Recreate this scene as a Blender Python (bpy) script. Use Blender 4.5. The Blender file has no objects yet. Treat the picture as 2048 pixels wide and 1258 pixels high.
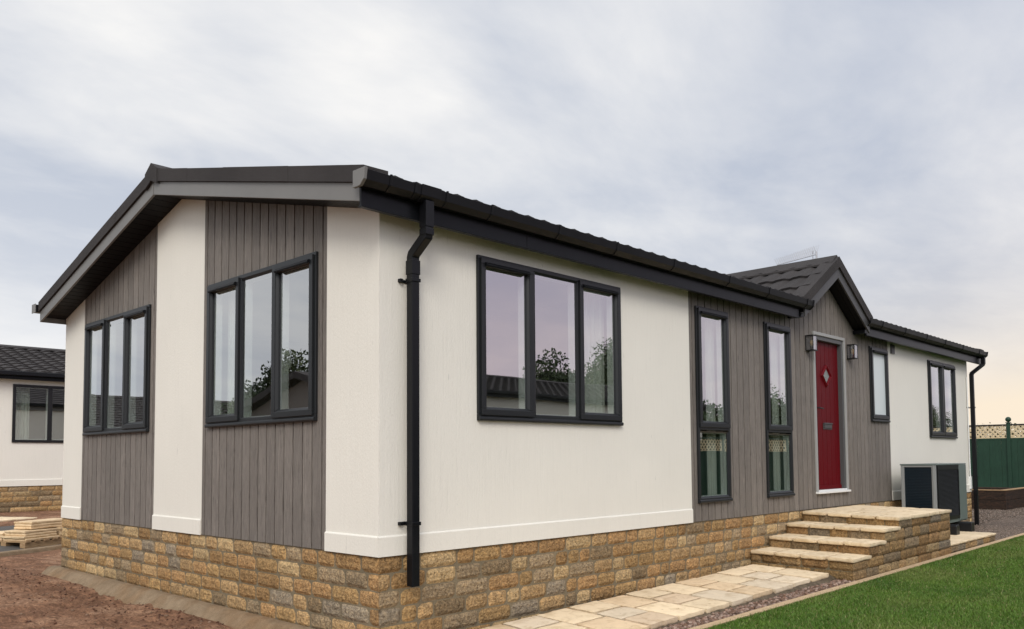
import bpy, bmesh, math, random
import numpy as np
from mathutils import Vector, Matrix, noise
R = math.radians
sc = bpy.context.scene
# ---------------------------------------------------------------- camera
CF, CCX, CCY = 1678.78, 1024.49, 825.015
CP = Vector((-3.44541, -4.58176, 0.650775))
YAW, PIT, ROL = 0.768534, 0.0545287, -0.0073204
fw = Vector((math.cos(YAW)*math.cos(PIT), math.sin(YAW)*math.cos(PIT), math.sin(PIT)))
rt = Vector((math.sin(YAW), -math.cos(YAW), 0))
up = rt.cross(fw)
r2 = rt*math.cos(ROL) + up*math.sin(ROL)
u2 = -rt*math.sin(ROL) + up*math.cos(ROL)
cam = bpy.data.cameras.new('camera')
camo = bpy.data.objects.new('camera', cam)
sc.collection.objects.link(camo)
cam.sensor_width = 36; cam.sensor_fit = 'HORIZONTAL'
cam.lens = CF/2048*36
cam.shift_x = -(CCX-1024)/2048
cam.shift_y = (CCY-629)/2048
cam.clip_start = 0.05; cam.clip_end = 3000
M = Matrix((r2, u2, -fw)).transposed().to_4x4(); M.translation = CP
camo.matrix_world = M
sc.camera = camo
def px_dir(px, py):
    return (fw + r2*((px-CCX)/CF) - u2*((py-CCY)/CF)).normalized()
# ---------------------------------------------------------------- view
sc.view_settings.view_transform = 'Standard'; sc.view_settings.look = 'None'
sc.view_settings.exposure = 0.25; sc.view_settings.gamma = 1
# ---------------------------------------------------------------- sun
SUN_EL, SUN_AZ = 36.0, 222.0          # azimuth of the sun measured from +X towards +Y
sd = Vector((math.cos(R(SUN_EL))*math.cos(R(SUN_AZ)), math.cos(R(SUN_EL))*math.sin(R(SUN_AZ)), math.sin(R(SUN_EL))))
sl = bpy.data.lights.new('sun', 'SUN'); sl.energy = 1.45; sl.angle = R(24); sl.color = (1, .945, .86)
so = bpy.data.objects.new('sun', sl); sc.collection.objects.link(so)
so.rotation_euler = (-sd).to_track_quat('-Z', 'Y').to_euler()
# ---------------------------------------------------------------- world
w = bpy.data.worlds.new('World'); sc.world = w; w.use_nodes = True
nt = w.node_tree; nt.nodes.clear()
def N(t, **k):
    n = nt.nodes.new(t)
    for a, b in k.items(): setattr(n, a, b)
    return n
def LK(a, b): nt.links.new(a, b)
def val(x, sock):
    if hasattr(x, 'is_output'): LK(x, sock)
    else: sock.default_value = x
def MT(op, a, b=0.0, clamp=False):
    n = N('ShaderNodeMath', operation=op); n.use_clamp = clamp
    val(a, n.inputs[0]); val(b, n.inputs[1]); return n.outputs[0]
def MIXC(f, a, b):
    n = N('ShaderNodeMix', data_type='RGBA'); val(f, n.inputs[0])
    for s, x in ((n.inputs[6], a), (n.inputs[7], b)):
        if hasattr(x, 'is_output'): LK(x, s)
        else: s.default_value = (*x, 1)
    return n.outputs[2]
tc = N('ShaderNodeTexCoord'); D = tc.outputs['Generated']
nrm = N('ShaderNodeVectorMath', operation='NORMALIZE'); LK(D, nrm.inputs[0]); D = nrm.outputs[0]
sep = N('ShaderNodeSeparateXYZ'); LK(D, sep.inputs[0])
el = sep.outputs[2]
def spot(px, py, k):
    return spotd(px_dir(px, py), k)
def spotd(d, k):
    n = N('ShaderNodeVectorMath', operation='DOT_PRODUCT'); LK(D, n.inputs[0]); n.inputs[1].default_value = d
    e = MT('MULTIPLY', MT('SUBTRACT', n.outputs['Value'], 1.0), k)
    return MT('EXPONENT', e)
# cloud layers: project the direction on a flat cloud deck
dz = MT('ADD', MT('MAXIMUM', el, 0.0), 0.16)
cx_ = MT('DIVIDE', sep.outputs[0], dz); cy_ = MT('DIVIDE', sep.outputs[1], dz)
cb = N('ShaderNodeCombineXYZ'); LK(cx_, cb.inputs[0]); LK(cy_, cb.inputs[1])
mp = N('ShaderNodeMapping'); LK(cb.outputs[0], mp.inputs[0])
mp.inputs['Rotation'].default_value = (0, 0, R(-22)); mp.inputs['Scale'].default_value = (.55, .85, 1)
def NZ(vec, scale, det, rough, dist=0.0, off=(0, 0, 0)):
    a = N('ShaderNodeVectorMath', operation='ADD'); LK(vec, a.inputs[0]); a.inputs[1].default_value = off
    n = N('ShaderNodeTexNoise'); LK(a.outputs[0], n.inputs['Vector'])
    n.inputs['Scale'].default_value = scale; n.inputs['Detail'].default_value = det
    n.inputs['Roughness'].default_value = rough; n.inputs['Distortion'].default_value = dist
    return n.outputs['Fac']
# the spots below are bent by noise so that the cloud edges wander
wn = N('ShaderNodeTexNoise'); LK(mp.outputs[0], wn.inputs['Vector']); wn.inputs['Scale'].default_value = 1.6; wn.inputs['Detail'].default_value = 5; wn.inputs['Roughness'].default_value = .6
ws = N('ShaderNodeVectorMath', operation='SUBTRACT'); LK(wn.outputs['Color'], ws.inputs[0]); ws.inputs[1].default_value = (.5, .5, .5)
wsc = N('ShaderNodeVectorMath', operation='SCALE'); LK(ws.outputs[0], wsc.inputs[0]); wsc.inputs['Scale'].default_value = .22
wa = N('ShaderNodeVectorMath', operation='ADD'); LK(D, wa.inputs[0]); LK(wsc.outputs[0], wa.inputs[1])
wnn = N('ShaderNodeVectorMath', operation='NORMALIZE'); LK(wa.outputs[0], wnn.inputs[0]); D0 = D; D = wnn.outputs[0]
n1 = NZ(mp.outputs[0], .9, 6, .55, .5, (3.1, 7.7, 0))
n2 = NZ(mp.outputs[0], 3.0, 7, .6, .3, (1, 2, 5))
nn = MT('ADD', MT('MULTIPLY', n1, .6), MT('MULTIPLY', n2, .4))
b = MT('ADD', MT('MULTIPLY', MT('SUBTRACT', nn, .5), 3.3), .34)
for (sx_, sy_, k_, a_) in ((110, 130, 420, .36), (290, 185, 420, .38), (470, 215, 420, .38), (670, 225, 420, .38), (860, 245, 420, .30), (740, 60, 600, .30), (880, 120, 500, .16), (620, 95, 500, .12),
                           (1290, 80, 260, .16), (40, 20, 200, .10), (430, 110, 600, -.14), (1010, 150, 400, -.10), (1640, 330, 30, -.22), (150, 420, 90, -.24), (1250, 300, 160, -.14), (1900, 620, 60, .18), (1500, 120, 60, -.10)):
    b = MT('ADD', b, MT('MULTIPLY', spot(sx_, sy_, k_), a_))
D = D0
bc = MT('MINIMUM', MT('MAXIMUM', b, 0.0), 1.0)
col = MIXC(bc, (.45, .49, .57), (.81, .80, .785))
# brighter, warmer sky near the horizon
hz = MT('EXPONENT', MT('MULTIPLY', MT('MAXIMUM', el, 0.0), -11.0))
hl = MT('MULTIPLY', MT('MULTIPLY', spot(-150, 800, 16), 1.0), MT('MINIMUM', MT('MULTIPLY', hz, 2.6), 1.0), True)
col = MIXC(hl, col, (.85, .84, .83))
hr = MT('MULTIPLY', MT('MULTIPLY', spot(2150, 860, 22), hz), 1.9, True)
col = MIXC(hr, col, (.85, .73, .57))
# the deck behind the camera: lilac and pink on the lawn side, cream to grey on the road side
lil = spotd(Vector((.55, -.83, .1)).normalized(), 4.5)
hp5 = MT('EXPONENT', MT('MULTIPLY', MT('MAXIMUM', el, 0.0), -5.0))
col = MIXC(MT('MULTIPLY', lil, .85), col, MIXC(MT('MULTIPLY', hp5, MT('ADD', .45, MT('MULTIPLY', n2, 1.1))), (.44, .42, .58), (.92, .72, .74)))
crm = spotd(Vector((-.75, .65, .1)).normalized(), 9.0)
col = MIXC(MT('MULTIPLY', crm, .5), col, (.80, .80, .78))
# thin bright zenith and the bright side where the sun stands behind the cloud
lift = MT('ADD', MT('ADD', 1.0, MT('MULTIPLY', spotd(sd, 2.6), .8)), MT('MULTIPLY', MT('MAXIMUM', MT('SUBTRACT', el, .52), 0.0), 1.6))
vm = N('ShaderNodeVectorMath', operation='SCALE'); LK(col, vm.inputs[0]); LK(lift, vm.inputs['Scale'])
sky = N('ShaderNodeTexSky', sky_type='NISHITA'); sky.sun_disc = False
sky.sun_elevation = R(SUN_EL); sky.sun_rotation = R(90-SUN_AZ); sky.dust_density = 3
sc10 = N('ShaderNodeVectorMath', operation='SCALE'); LK(vm.outputs[0], sc10.inputs[0]); sc10.inputs['Scale'].default_value = 10.0
mixd = MIXC(.95, sky.outputs[0], sc10.outputs[0])
bg = N('ShaderNodeBackground'); LK(mixd, bg.inputs[0]); bg.inputs[1].default_value = .1
wo = N('ShaderNodeOutputWorld'); LK(bg.outputs[0], wo.inputs[0])

# ================================================================ helpers
rng = random.Random(7)
class MB:
    def __init__(s): s.v = []; s.f = []; s.c = []
    def add(s, vs, fs, col=None):
        o = len(s.v); s.v += [tuple(p) for p in vs]
        s.f += [tuple(i+o for i in f) for f in fs]
        s.c += [col or (1, 1, 1)]*len(fs); return s
    def box(s, a, b, col=None):
        x0, y0, z0 = (min(a[i], b[i]) for i in range(3)); x1, y1, z1 = (max(a[i], b[i]) for i in range(3))
        return s.hexa([(x0,y0,z0),(x1,y0,z0),(x1,y1,z0),(x0,y1,z0),(x0,y0,z1),(x1,y0,z1),(x1,y1,z1),(x0,y1,z1)], col)
    def hexa(s, p, col=None):
        return s.add(p, [(3,2,1,0),(4,5,6,7),(0,1,5,4),(1,2,6,5),(2,3,7,6),(3,0,4,7)], col)
    def prism(s, a, bb, col=None):      # two parallel polygons with the same number of points
        n = len(a); fs = [tuple(range(n))[::-1], tuple(range(n, 2*n))]
        fs += [(i, (i+1) % n, n+(i+1) % n, n+i) for i in range(n)]
        return s.add(list(a)+list(bb), fs, col)
    def tube(s, pts, rad, n=8, col=None, close=True):
        pts = [Vector(p) for p in pts]; rads = rad if isinstance(rad, (list, tuple)) else [rad]*len(pts)
        vs = []; prev = None
        for i, p in enumerate(pts):
            t = (pts[min(i+1, len(pts)-1)]-pts[max(i-1, 0)]).normalized()
            if prev is None:
                ref = Vector((0, 0, 1)) if abs(t.z) < .9 else Vector((1, 0, 0)); a = t.cross(ref).normalized()
            else: a = (prev - t*prev.dot(t)).normalized()
            prev = a; c = t.cross(a)
            vs += [p+(a*math.cos(2*math.pi*k/n)+c*math.sin(2*math.pi*k/n))*rads[i] for k in range(n)]
        fs = [(i*n+k, i*n+(k+1) % n, (i+1)*n+(k+1) % n, (i+1)*n+k) for i in range(len(pts)-1) for k in range(n)]
        if close: fs += [tuple(range(n))[::-1], tuple(range((len(pts)-1)*n, len(pts)*n))]
        return s.add(vs, fs, col)
    def sphere(s, c, r, n=12, col=None, sq=(1, 1, 1)):
        vs = [(c[0], c[1], c[2]-r*sq[2])]; m = n//2
        for i in range(1, m):
            ph = -math.pi/2+math.pi*i/m
            vs += [(c[0]+r*sq[0]*math.cos(ph)*math.cos(2*math.pi*k/n), c[1]+r*sq[1]*math.cos(ph)*math.sin(2*math.pi*k/n), c[2]+r*sq[2]*math.sin(ph)) for k in range(n)]
        vs.append((c[0], c[1], c[2]+r*sq[2])); fs = []
        for k in range(n): fs.append((0, 1+(k+1) % n, 1+k))
        for i in range(m-2):
            for k in range(n): fs.append((1+i*n+k, 1+i*n+(k+1) % n, 1+(i+1)*n+(k+1) % n, 1+(i+1)*n+k))
        T = len(vs)-1; L_ = 1+(m-2)*n
        for k in range(n): fs.append((L_+k, L_+(k+1) % n, T))
        return s.add(vs, fs, col)
    def build(s, name, mat, parent=None, smooth=False, bevel=0, kind=None, recalc=True):
        me = bpy.data.meshes.new(name); me.from_pydata(s.v, [], s.f)
        if recalc:
            bm = bmesh.new(); bm.from_mesh(me); bmesh.ops.recalc_face_normals(bm, faces=bm.faces); bm.to_mesh(me); bm.free()
        at = me.attributes.new('tint', 'FLOAT_COLOR', 'FACE')
        at.data.foreach_set('color', np.array([(*c, 1) for c in s.c], dtype=np.float32).ravel())
        if smooth: me.polygons.foreach_set('use_smooth', [True]*len(me.polygons))
        me.materials.append(mat); me.update()
        o = bpy.data.objects.new(name, me); sc.collection.objects.link(o)
        if parent: o.parent = parent
        if bevel:
            b_ = o.modifiers.new('bevel', 'BEVEL'); b_.width = bevel; b_.segments = 2; b_.limit_method = 'ANGLE'; b_.angle_limit = R(40)
            if not smooth: b_.harden_normals = False
        if kind: o['kind'] = kind
        return o
def raw_mesh(name, verts, faces_idx, nper, mat, tint=None, kind=None, parent=None, smooth=False):
    me = bpy.data.meshes.new(name); nf = len(faces_idx)//nper
    me.vertices.add(len(verts)); me.vertices.foreach_set('co', verts.astype(np.float32).ravel())
    me.loops.add(nf*nper); me.loops.foreach_set('vertex_index', faces_idx.astype(np.int32))
    me.polygons.add(nf); me.polygons.foreach_set('loop_start', np.arange(0, nf*nper, nper, dtype=np.int32))
    me.polygons.foreach_set('loop_total', np.full(nf, nper, dtype=np.int32))
    me.update(calc_edges=True)
    if tint is not None:
        at = me.attributes.new('tint', 'FLOAT_COLOR', 'FACE')
        at.data.foreach_set('color', np.c_[tint, np.ones(nf)].astype(np.float32).ravel())
    if smooth: me.polygons.foreach_set('use_smooth', [True]*nf)
    me.materials.append(mat)
    o = bpy.data.objects.new(name, me); sc.collection.objects.link(o)
    if kind: o['kind'] = kind
    if parent: o.parent = parent
    return o
def thing(name, label, cat, loc=(0, 0, 0), group=None, rz=0):
    o = bpy.data.objects.new(name, None); sc.collection.objects.link(o); o.location = loc; o.rotation_euler = (0, 0, rz)
    o.empty_display_size = .2; o['label'] = label; o['category'] = cat
    if group: o['group'] = group
    return o
def tag(o, label, cat, group=None):
    o['label'] = label; o['category'] = cat
    if group: o['group'] = group
    return o
def fbm(x, y, z=0.0, o=4): return noise.fractal((x, y, z), 1.0, 2.0, o)

# ---------------------------------------------------------------- materials
class Mat:
    def __init__(s, name, base=(.5, .5, .5), rough=.6, spec=.5):
        s.m = bpy.data.materials.new(name); s.m.use_nodes = True; s.t = s.m.node_tree; s.n = s.t.nodes
        s.b = s.n['Principled BSDF']; s.b.inputs['Base Color'].default_value = (*base, 1)
        s.b.inputs['Roughness'].default_value = rough; s.b.inputs['Specular IOR Level'].default_value = spec
        s.co = s.n.new('ShaderNodeTexCoord').outputs['Object']
    def link(s, a, b): s.t.links.new(a, b)
    def noise(s, scale, det=4, rough=.55, sc3=(1, 1, 1), dist=0, rot=(0, 0, 0)):
        mp = s.n.new('ShaderNodeMapping'); s.link(s.co, mp.inputs[0]); mp.inputs['Scale'].default_value = sc3; mp.inputs['Rotation'].default_value = rot
        n = s.n.new('ShaderNodeTexNoise'); s.link(mp.outputs[0], n.inputs['Vector'])
        n.inputs['Scale'].default_value = scale; n.inputs['Detail'].default_value = det; n.inputs['Roughness'].default_value = rough; n.inputs['Distortion'].default_value = dist
        return n.outputs['Fac']
    def vor(s, scale, feat='F1', sc3=(1, 1, 1), out='Distance'):
        mp = s.n.new('ShaderNodeMapping'); s.link(s.co, mp.inputs[0]); mp.inputs['Scale'].default_value = sc3
        n = s.n.new('ShaderNodeTexVoronoi'); n.feature = feat; s.link(mp.outputs[0], n.inputs['Vector']); n.inputs['Scale'].default_value = scale
        return n.outputs[out]
    def ramp(s, f, stops):
        n = s.n.new('ShaderNodeValToRGB'); s.link(f, n.inputs[0]); e = n.color_ramp.elements
        while len(e) > 1: e.remove(e[0])
        e[0].position = stops[0][0]; c = stops[0][1]; e[0].color = (*c, 1) if len(c) == 3 else c
        for p, c in stops[1:]:
            q = e.new(p); q.color = (*c, 1)
        return n.outputs[0]
    def mul(s, a, bb, f=1.0, mode='MULTIPLY'):
        n = s.n.new('ShaderNodeMix'); n.data_type = 'RGBA'; n.blend_type = mode
        for k, x in ((0, f), (6, a), (7, bb)):
            if hasattr(x, 'is_output'): s.link(x, n.inputs[k])
            elif k == 0: n.inputs[0].default_value = x
            else: n.inputs[k].default_value = (*x, 1)
        return n.outputs[2]
    def math(s, op, a, bb=0.0):
        n = s.n.new('ShaderNodeMath'); n.operation = op
        for k, x in ((0, a), (1, bb)):
            if hasattr(x, 'is_output'): s.link(x, n.inputs[k])
            else: n.inputs[k].default_value = x
        return n.outputs[0]
    def color(s, c): s.link(c, s.b.inputs['Base Color']); return s
    def tint(s):
        n = s.n.new('ShaderNodeAttribute'); n.attribute_name = 'tint'; return n.outputs['Color']
    def bump(s, h, strength=.3, dist=.01, prev=None):
        n = s.n.new('ShaderNodeBump'); s.link(h, n.inputs['Height']); n.inputs['Strength'].default_value = strength; n.inputs['Distance'].default_value = dist
        if prev: s.link(prev, n.inputs['Normal'])
        s.link(n.outputs[0], s.b.inputs['Normal']); return n.outputs[0]
def g3(x): return (x, x, x)
# white textured board
m = Mat('white_board', rough=.55)
a = m.noise(34, 5, .6, (1.6, 1.6, .08), .7); b_ = m.noise(90, 3, .6, (1, 1, .5)); c_ = m.noise(1.1, 3, .5)
m.color(m.mul(m.mul((.81, .78, .695), m.ramp(c_, [(.3, g3(.965)), (.7, g3(1.0))])), m.ramp(a, [(.25, g3(.80)), (.31, g3(.975)), (.5, g3(1)), (1, g3(1.01))])))
cr = m.noise(17, 3, .5, (3.2, 3.2, .30), .3)
m.color(m.mul(m.mul(m.mul((.81, .78, .695), m.ramp(c_, [(.3, g3(.955)), (.7, g3(1.0))])), m.ramp(a, [(.25, g3(.80)), (.31, g3(.975)), (.5, g3(1)), (1, g3(1.01))])), m.ramp(cr, [(.235, g3(.62)), (.27, g3(1)), (1, g3(1))])))
m.bump(m.math('ADD', m.math('MULTIPLY', a, .9), m.math('MULTIPLY', b_, .8)), .5, .006)
M_white = m.m
# grey wood-grain board
m = Mat('grey_board', rough=.62)
a = m.noise(30, 6, .65, (1.5, 1.5, .12), 2.2); b_ = m.noise(150, 3, .6, (1, 1, .3)); c_ = m.noise(.8, 3)
m.color(m.mul(m.mul(m.mul((.182, .160, .139), m.ramp(a, [(.30, g3(.42)), (.43, g3(.92)), (.58, g3(1.1)), (.72, g3(1.5))])), m.ramp(c_, [(.3, g3(.9)), (.7, g3(1.08))])), m.tint()))
m.bump(m.math('ADD', a, m.math('MULTIPLY', b_, .5)), .9, .008)
M_grey = m.m
m = Mat('anthracite_frame', (.014, .0155, .017), .38, .35)
a = m.noise(160, 3, .6, (1, 1, .15)); m.bump(a, .12, .002)
m.b.inputs['Roughness'].default_value = .36; M_frame = m.m
m = Mat('fascia_board', (.010, .011, .013), .3, .14); a = m.noise(3, 4, .6)
m.color(m.ramp(a, [(.3, (.006, .0068, .0085)), (.7, (.009, .010, .012))])); m.bump(m.noise(120, 3, .6, (.2, 1, 1)), .06, .002); M_fascia = m.m
m = Mat('barge_board', (.125, .122, .116), .45, .5); a = m.noise(2, 5, .6)
m.color(m.ramp(a, [(.3, (.15, .146, .138)), (.7, (.175, .17, .16))])); M_barge = m.m
m = Mat('soffit_board', (.007, .007, .008), .5, .15); M_soffit = m.m
m = Mat('barge_board_shaded', (.060, .060, .060), .45, .35); M_barge_shaded = m.m  # same bargeboard, with the shade of the lawn-facing side put into the colour
m = Mat('black_plastic', (.006, .0065, .008), .3, .22); a = m.noise(5, 5, .6)
m.link(m.ramp(a, [(.3, g3(.28)), (.7, g3(.42))]), m.b.inputs['Roughness']); M_gutter = m.m
m = Mat('granular_roof', rough=.85, spec=.3); a = m.noise(420, 2, .7); c_ = m.noise(1.6, 4); d_ = m.vor(260)
m.color(m.mul(m.mul((.036, .032, .031), m.ramp(a, [(.3, g3(.6)), (.7, g3(1.6))])), m.ramp(c_, [(.3, g3(.85)), (.7, g3(1.12))])))
m.bump(d_, .5, .004); M_roof = m.m
# stone
m = Mat('tumbled_stone', rough=.85, spec=.25)
a = m.noise(46, 6, .75); b_ = m.noise(13, 5, .65); v_ = m.vor(60)
c = m.mul(m.tint(), m.ramp(a, [(.33, (.42, .38, .32)), (.5, (1, 1, 1)), (.66, (1.55, 1.48, 1.34))]))
c = m.mul(c, m.ramp(b_, [(.34, (.76, .72, .66)), (.46, (.95, .94, .92)), (.62, (1.12, 1.06, .98))]))
m.color(c); m.bump(m.math('ADD', a, m.math('MULTIPLY', v_, .6)), 1.0, .016); M_stone = m.m
m = Mat('mortar', rough=.95, spec=.2); a = m.noise(90, 4, .7); b_ = m.noise(3, 4)
m.color(m.mul(m.ramp(a, [(.3, (.15, .12, .075)), (.7, (.25, .205, .135))]), m.ramp(b_, [(.3, g3(.8)), (.7, g3(1.1))]))); m.bump(a, .5, .004); M_mortar = m.m
m = Mat('sandstone_slab', rough=.75, spec=.3); a = m.noise(9, 6, .6, (1, 1, 1), .8); b_ = m.noise(160, 3, .6); v_ = m.noise(28, 4, .55)
c = m.mul(m.tint(), m.ramp(a, [(.3, (.78, .72, .64)), (.5, (1, .99, .98)), (.7, (1.08, 1.06, 1.04))]))
c = m.mul(c, m.ramp(v_, [(.26, (.55, .48, .40)), (.34, (1, 1, 1)), (1, (1, 1, 1))]))
m.color(c); m.bump(m.math('ADD', a, m.math('MULTIPLY', v_, .5)), .5, .012); M_slab = m.m
m = Mat('concrete', rough=.9, spec=.2); a = m.noise(6, 6, .65); b_ = m.noise(120, 4, .7); rd = m.noise(2.3, 4)
c = m.ramp(a, [(.3, (.20, .14, .085)), (.7, (.34, .255, .165))]); c = m.mul(c, m.ramp(b_, [(.3, g3(.75)), (.7, g3(1.2))]))
m.color(m.mul(c, m.ramp(rd, [(.45, (1, 1, 1)), (.7, (.95, .80, .66))]))); m.bump(m.math('ADD', a, m.math('MULTIPLY', b_, .6)), .8, .02); M_conc = m.m
m = Mat('red_soil', rough=.95, spec=.15); a = m.noise(1.2, 6, .6, (1, 1, 1), 1); b_ = m.noise(35, 6, .75); c2 = m.noise(7, 5, .65, (2.2, .8, 1), 1.5, (0, 0, .6))
c = m.ramp(a, [(.28, (.15, .080, .048)), (.5, (.27, .145, .086)), (.68, (.40, .245, .155))])
c = m.mul(c, m.ramp(c2, [(.3, (.5, .47, .46)), (.52, (1.0, 1.0, 1.0)), (.66, (1.35, 1.35, 1.3)), (.78, (1.8, 1.75, 1.65))])); c = m.mul(c, m.ramp(b_, [(.3, g3(.6)), (.7, g3(1.4))]))
m.color(c); m.bump(m.math('ADD', b_, c2), .9, .03); M_soil = m.m
m = Mat('rough_ground', rough=.95, spec=.15); a = m.noise(.25, 6, .6); b_ = m.noise(12, 6, .7)
c = m.ramp(a, [(.35, (.06, .07, .025)), (.6, (.10, .085, .05))]); m.color(m.mul(c, m.ramp(b_, [(.3, g3(.6)), (.7, g3(1.3))]))); m.bump(b_, .8, .05); M_ground = m.m
m = Mat('asphalt', rough=.95, spec=.08); a = m.noise(200, 3, .7); b_ = m.noise(1.5, 5, .6)
c = m.ramp(b_, [(.3, (.085, .078, .070)), (.7, (.125, .115, .105))]); m.color(m.mul(c, m.ramp(a, [(.3, g3(.65)), (.7, g3(1.3))]))); m.bump(a, .6, .006); M_asph = m.m
m = Mat('lawn_soil', rough=.95, spec=.1); a = m.noise(30, 5, .7); m.color(m.ramp(a, [(.3, (.026, .055, .010)), (.7, (.048, .088, .018))])); M_lawnbase = m.m
m = Mat('grass_blade', rough=.55, spec=.3); m.color(m.tint()); m.b.inputs['Subsurface Weight'].default_value = 0.0; M_grass = m.m
m = Mat('edging', rough=.8, spec=.25); a = m.noise(12, 5, .65); b_ = m.noise(120, 3, .7)
m.color(m.mul(m.ramp(a, [(.3, (.44, .31, .18)), (.7, (.58, .43, .27))]), m.ramp(b_, [(.3, g3(.82)), (.7, g3(1.1))]))); m.bump(b_, .4, .004); M_edge = m.m
m = Mat('pebble', rough=.7, spec=.35); a = m.noise(60, 4, .6); m.color(m.mul(m.tint(), m.ramp(a, [(.3, g3(.75)), (.7, g3(1.2))]))); m.bump(a, .4, .004); M_peb = m.m
m = Mat('gravel_bed', rough=.95, spec=.2); v_ = m.vor(55); a = m.noise(2, 4); cc = m.vor(55, out='Color')
hs = m.n.new('ShaderNodeSeparateColor'); m.link(cc, hs.inputs[0])
m.color(m.mul(m.ramp(hs.outputs[0], [(0, (.07, .05, .038)), (.5, (.14, .105, .082)), (1, (.24, .19, .15))]), m.ramp(a, [(.3, g3(.8)), (.7, g3(1.1))]))); m.bump(v_, 1, .02); M_gravel = m.m
m = Mat('red_door', (.14, .002, .005), .45, .12); a = m.noise(40, 5, .6, (2, 1, .12), 1.5); m.color(m.ramp(a, [(.3, (.085, .0012, .0035)), (.7, (.125, .0022, .006))])); m.bump(a, .25, .003); M_red = m.m
m = Mat('door_trim', (.33, .33, .32), .5); M_trim = m.m
m = Mat('door_frame_grey', (.075, .077, .078), .45); M_dframe = m.m
m = Mat('white_plastic', (.78, .78, .76), .35); M_wp = m.m
m = Mat('dark_metal', (.010, .010, .011), .4, .35); M_dark = m.m
m = Mat('dark_plate', (.055, .05, .05), .35, .6); M_plate = m.m
m = Mat('green_paint', rough=.55, spec=.4); a = m.noise(2, 4); b_ = m.noise(60, 3, .6, (1, 1, .1))
m.color(m.mul(m.ramp(a, [(.3, (.010, .038, .021)), (.7, (.015, .052, .030))]), m.ramp(b_, [(.3, g3(.8)), (.7, g3(1.15))]))); m.bump(b_, .2, .004); M_green = m.m
m = Mat('cream_lattice', rough=.7); a = m.noise(12, 4); m.color(m.ramp(a, [(.3, (.55, .43, .25)), (.7, (.72, .60, .40))])); M_lat = m.m
m = Mat('creosoted_sleeper', rough=.8, spec=.3); a = m.noise(8, 6, .65, (.4, 1, 4), 1.2); m.color(m.ramp(a, [(.3, (.010, .006, .004)), (.5, (.030, .018, .012)), (.75, (.075, .035, .02))])); m.bump(a, .6, .01); M_sleep = m.m
m = Mat('pale_timber', rough=.8); a = m.noise(10, 5, .6, (.6, 1, 4), 1); m.color(m.ramp(a, [(.3, (.22, .13, .06)), (.7, (.42, .28, .15))])); m.bump(a, .4, .005); M_timber = m.m
m = Mat('coil_fin', (.003, .018, .032), .35, .6); M_fin = m.m
m = Mat('unit_panel', (.13, .16, .15), .4, .5); M_unit = m.m
m = Mat('unit_frame', (.27, .28, .275), .35, .5); M_uframe = m.m
m = Mat('bark', rough=.95); a = m.noise(12, 5, .7, (1, 1, .3)); m.color(m.ramp(a, [(.3, (.05, .035, .025)), (.7, (.13, .10, .075))])); m.bump(a, .8, .03); M_bark = m.m
m = Mat('foliage', rough=.6, spec=.3); m.color(m.tint()); M_leaf = m.m
m = Mat('interior_paint', (.34, .33, .30), .9); M_int = m.m
m = Mat('interior_floor', (.14, .11, .09), .6); M_intf = m.m
m = Mat('curtain_cloth', (.62, .62, .57), .9); a = m.noise(60, 3, .6, (1, 1, .05)); m.color(m.ramp(a, [(.3, (.55, .55, .50)), (.7, (.68, .68, .62))])); M_curt = m.m
m = Mat('metal_aerial', (.45, .45, .46), .35); m.b.inputs['Metallic'].default_value = .7; M_alu = m.m
m = Mat('frosted_pane', (.62, .68, .68), .28, .6); M_frost = m.m
m = Mat('obscured_pane', (.22, .24, .23), .15, .6); a = m.noise(60, 3, .7); m.bump(a, .6, .01); M_dpane = m.m
m = Mat('bulb_glass', (.75, .55, .30), .2, .6); M_bulb = m.m
def glass_mat(name, refl, tintc):
    m = bpy.data.materials.new(name); m.use_nodes = True; t = m.node_tree; t.nodes.clear()
    o = t.nodes.new('ShaderNodeOutputMaterial'); mx = t.nodes.new('ShaderNodeMixShader')
    gl = t.nodes.new('ShaderNodeBsdfGlossy'); gl.inputs['Roughness'].default_value = 0.0; gl.inputs['Color'].default_value = (1, 1, 1, 1)
    tr = t.nodes.new('ShaderNodeBsdfTransparent'); tr.inputs['Color'].default_value = (*tintc, 1)
    lw = t.nodes.new('ShaderNodeFresnel'); lw.inputs['IOR'].default_value = 1.5
    mt = t.nodes.new('ShaderNodeMath'); mt.operation = 'ADD'; mt.use_clamp = True; t.links.new(lw.outputs[0], mt.inputs[0]); mt.inputs[1].default_value = refl
    # a hint of float-glass ripple
    tcx = t.nodes.new('ShaderNodeTexCoord'); nz = t.nodes.new('ShaderNodeTexNoise'); nz.inputs['Scale'].default_value = 1.6; nz.inputs['Detail'].default_value = 1
    t.links.new(tcx.outputs['Object'], nz.inputs['Vector']); bp = t.nodes.new('ShaderNodeBump'); bp.inputs['Strength'].default_value = .05; bp.inputs['Distance'].default_value = .02
    t.links.new(nz.outputs['Fac'], bp.inputs['Height']); t.links.new(bp.outputs[0], gl.inputs['Normal'])
    ge = t.nodes.new('ShaderNodeNewGeometry'); m2 = t.nodes.new('ShaderNodeMath'); m2.operation = 'SUBTRACT'; m2.use_clamp = True; t.links.new(mt.outputs[0], m2.inputs[0]); t.links.new(ge.outputs['Backfacing'], m2.inputs[1])
    t.links.new(m2.outputs[0], mx.inputs[0]); t.links.new(tr.outputs[0], mx.inputs[1]); t.links.new(gl.outputs[0], mx.inputs[2]); t.links.new(mx.outputs[0], o.inputs[0])
    return m
M_glass = glass_mat('window_glass', .44, (.90, .94, .92))
M_lglass = glass_mat('lantern_glass', .28, (.9, .9, .9))

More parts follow.
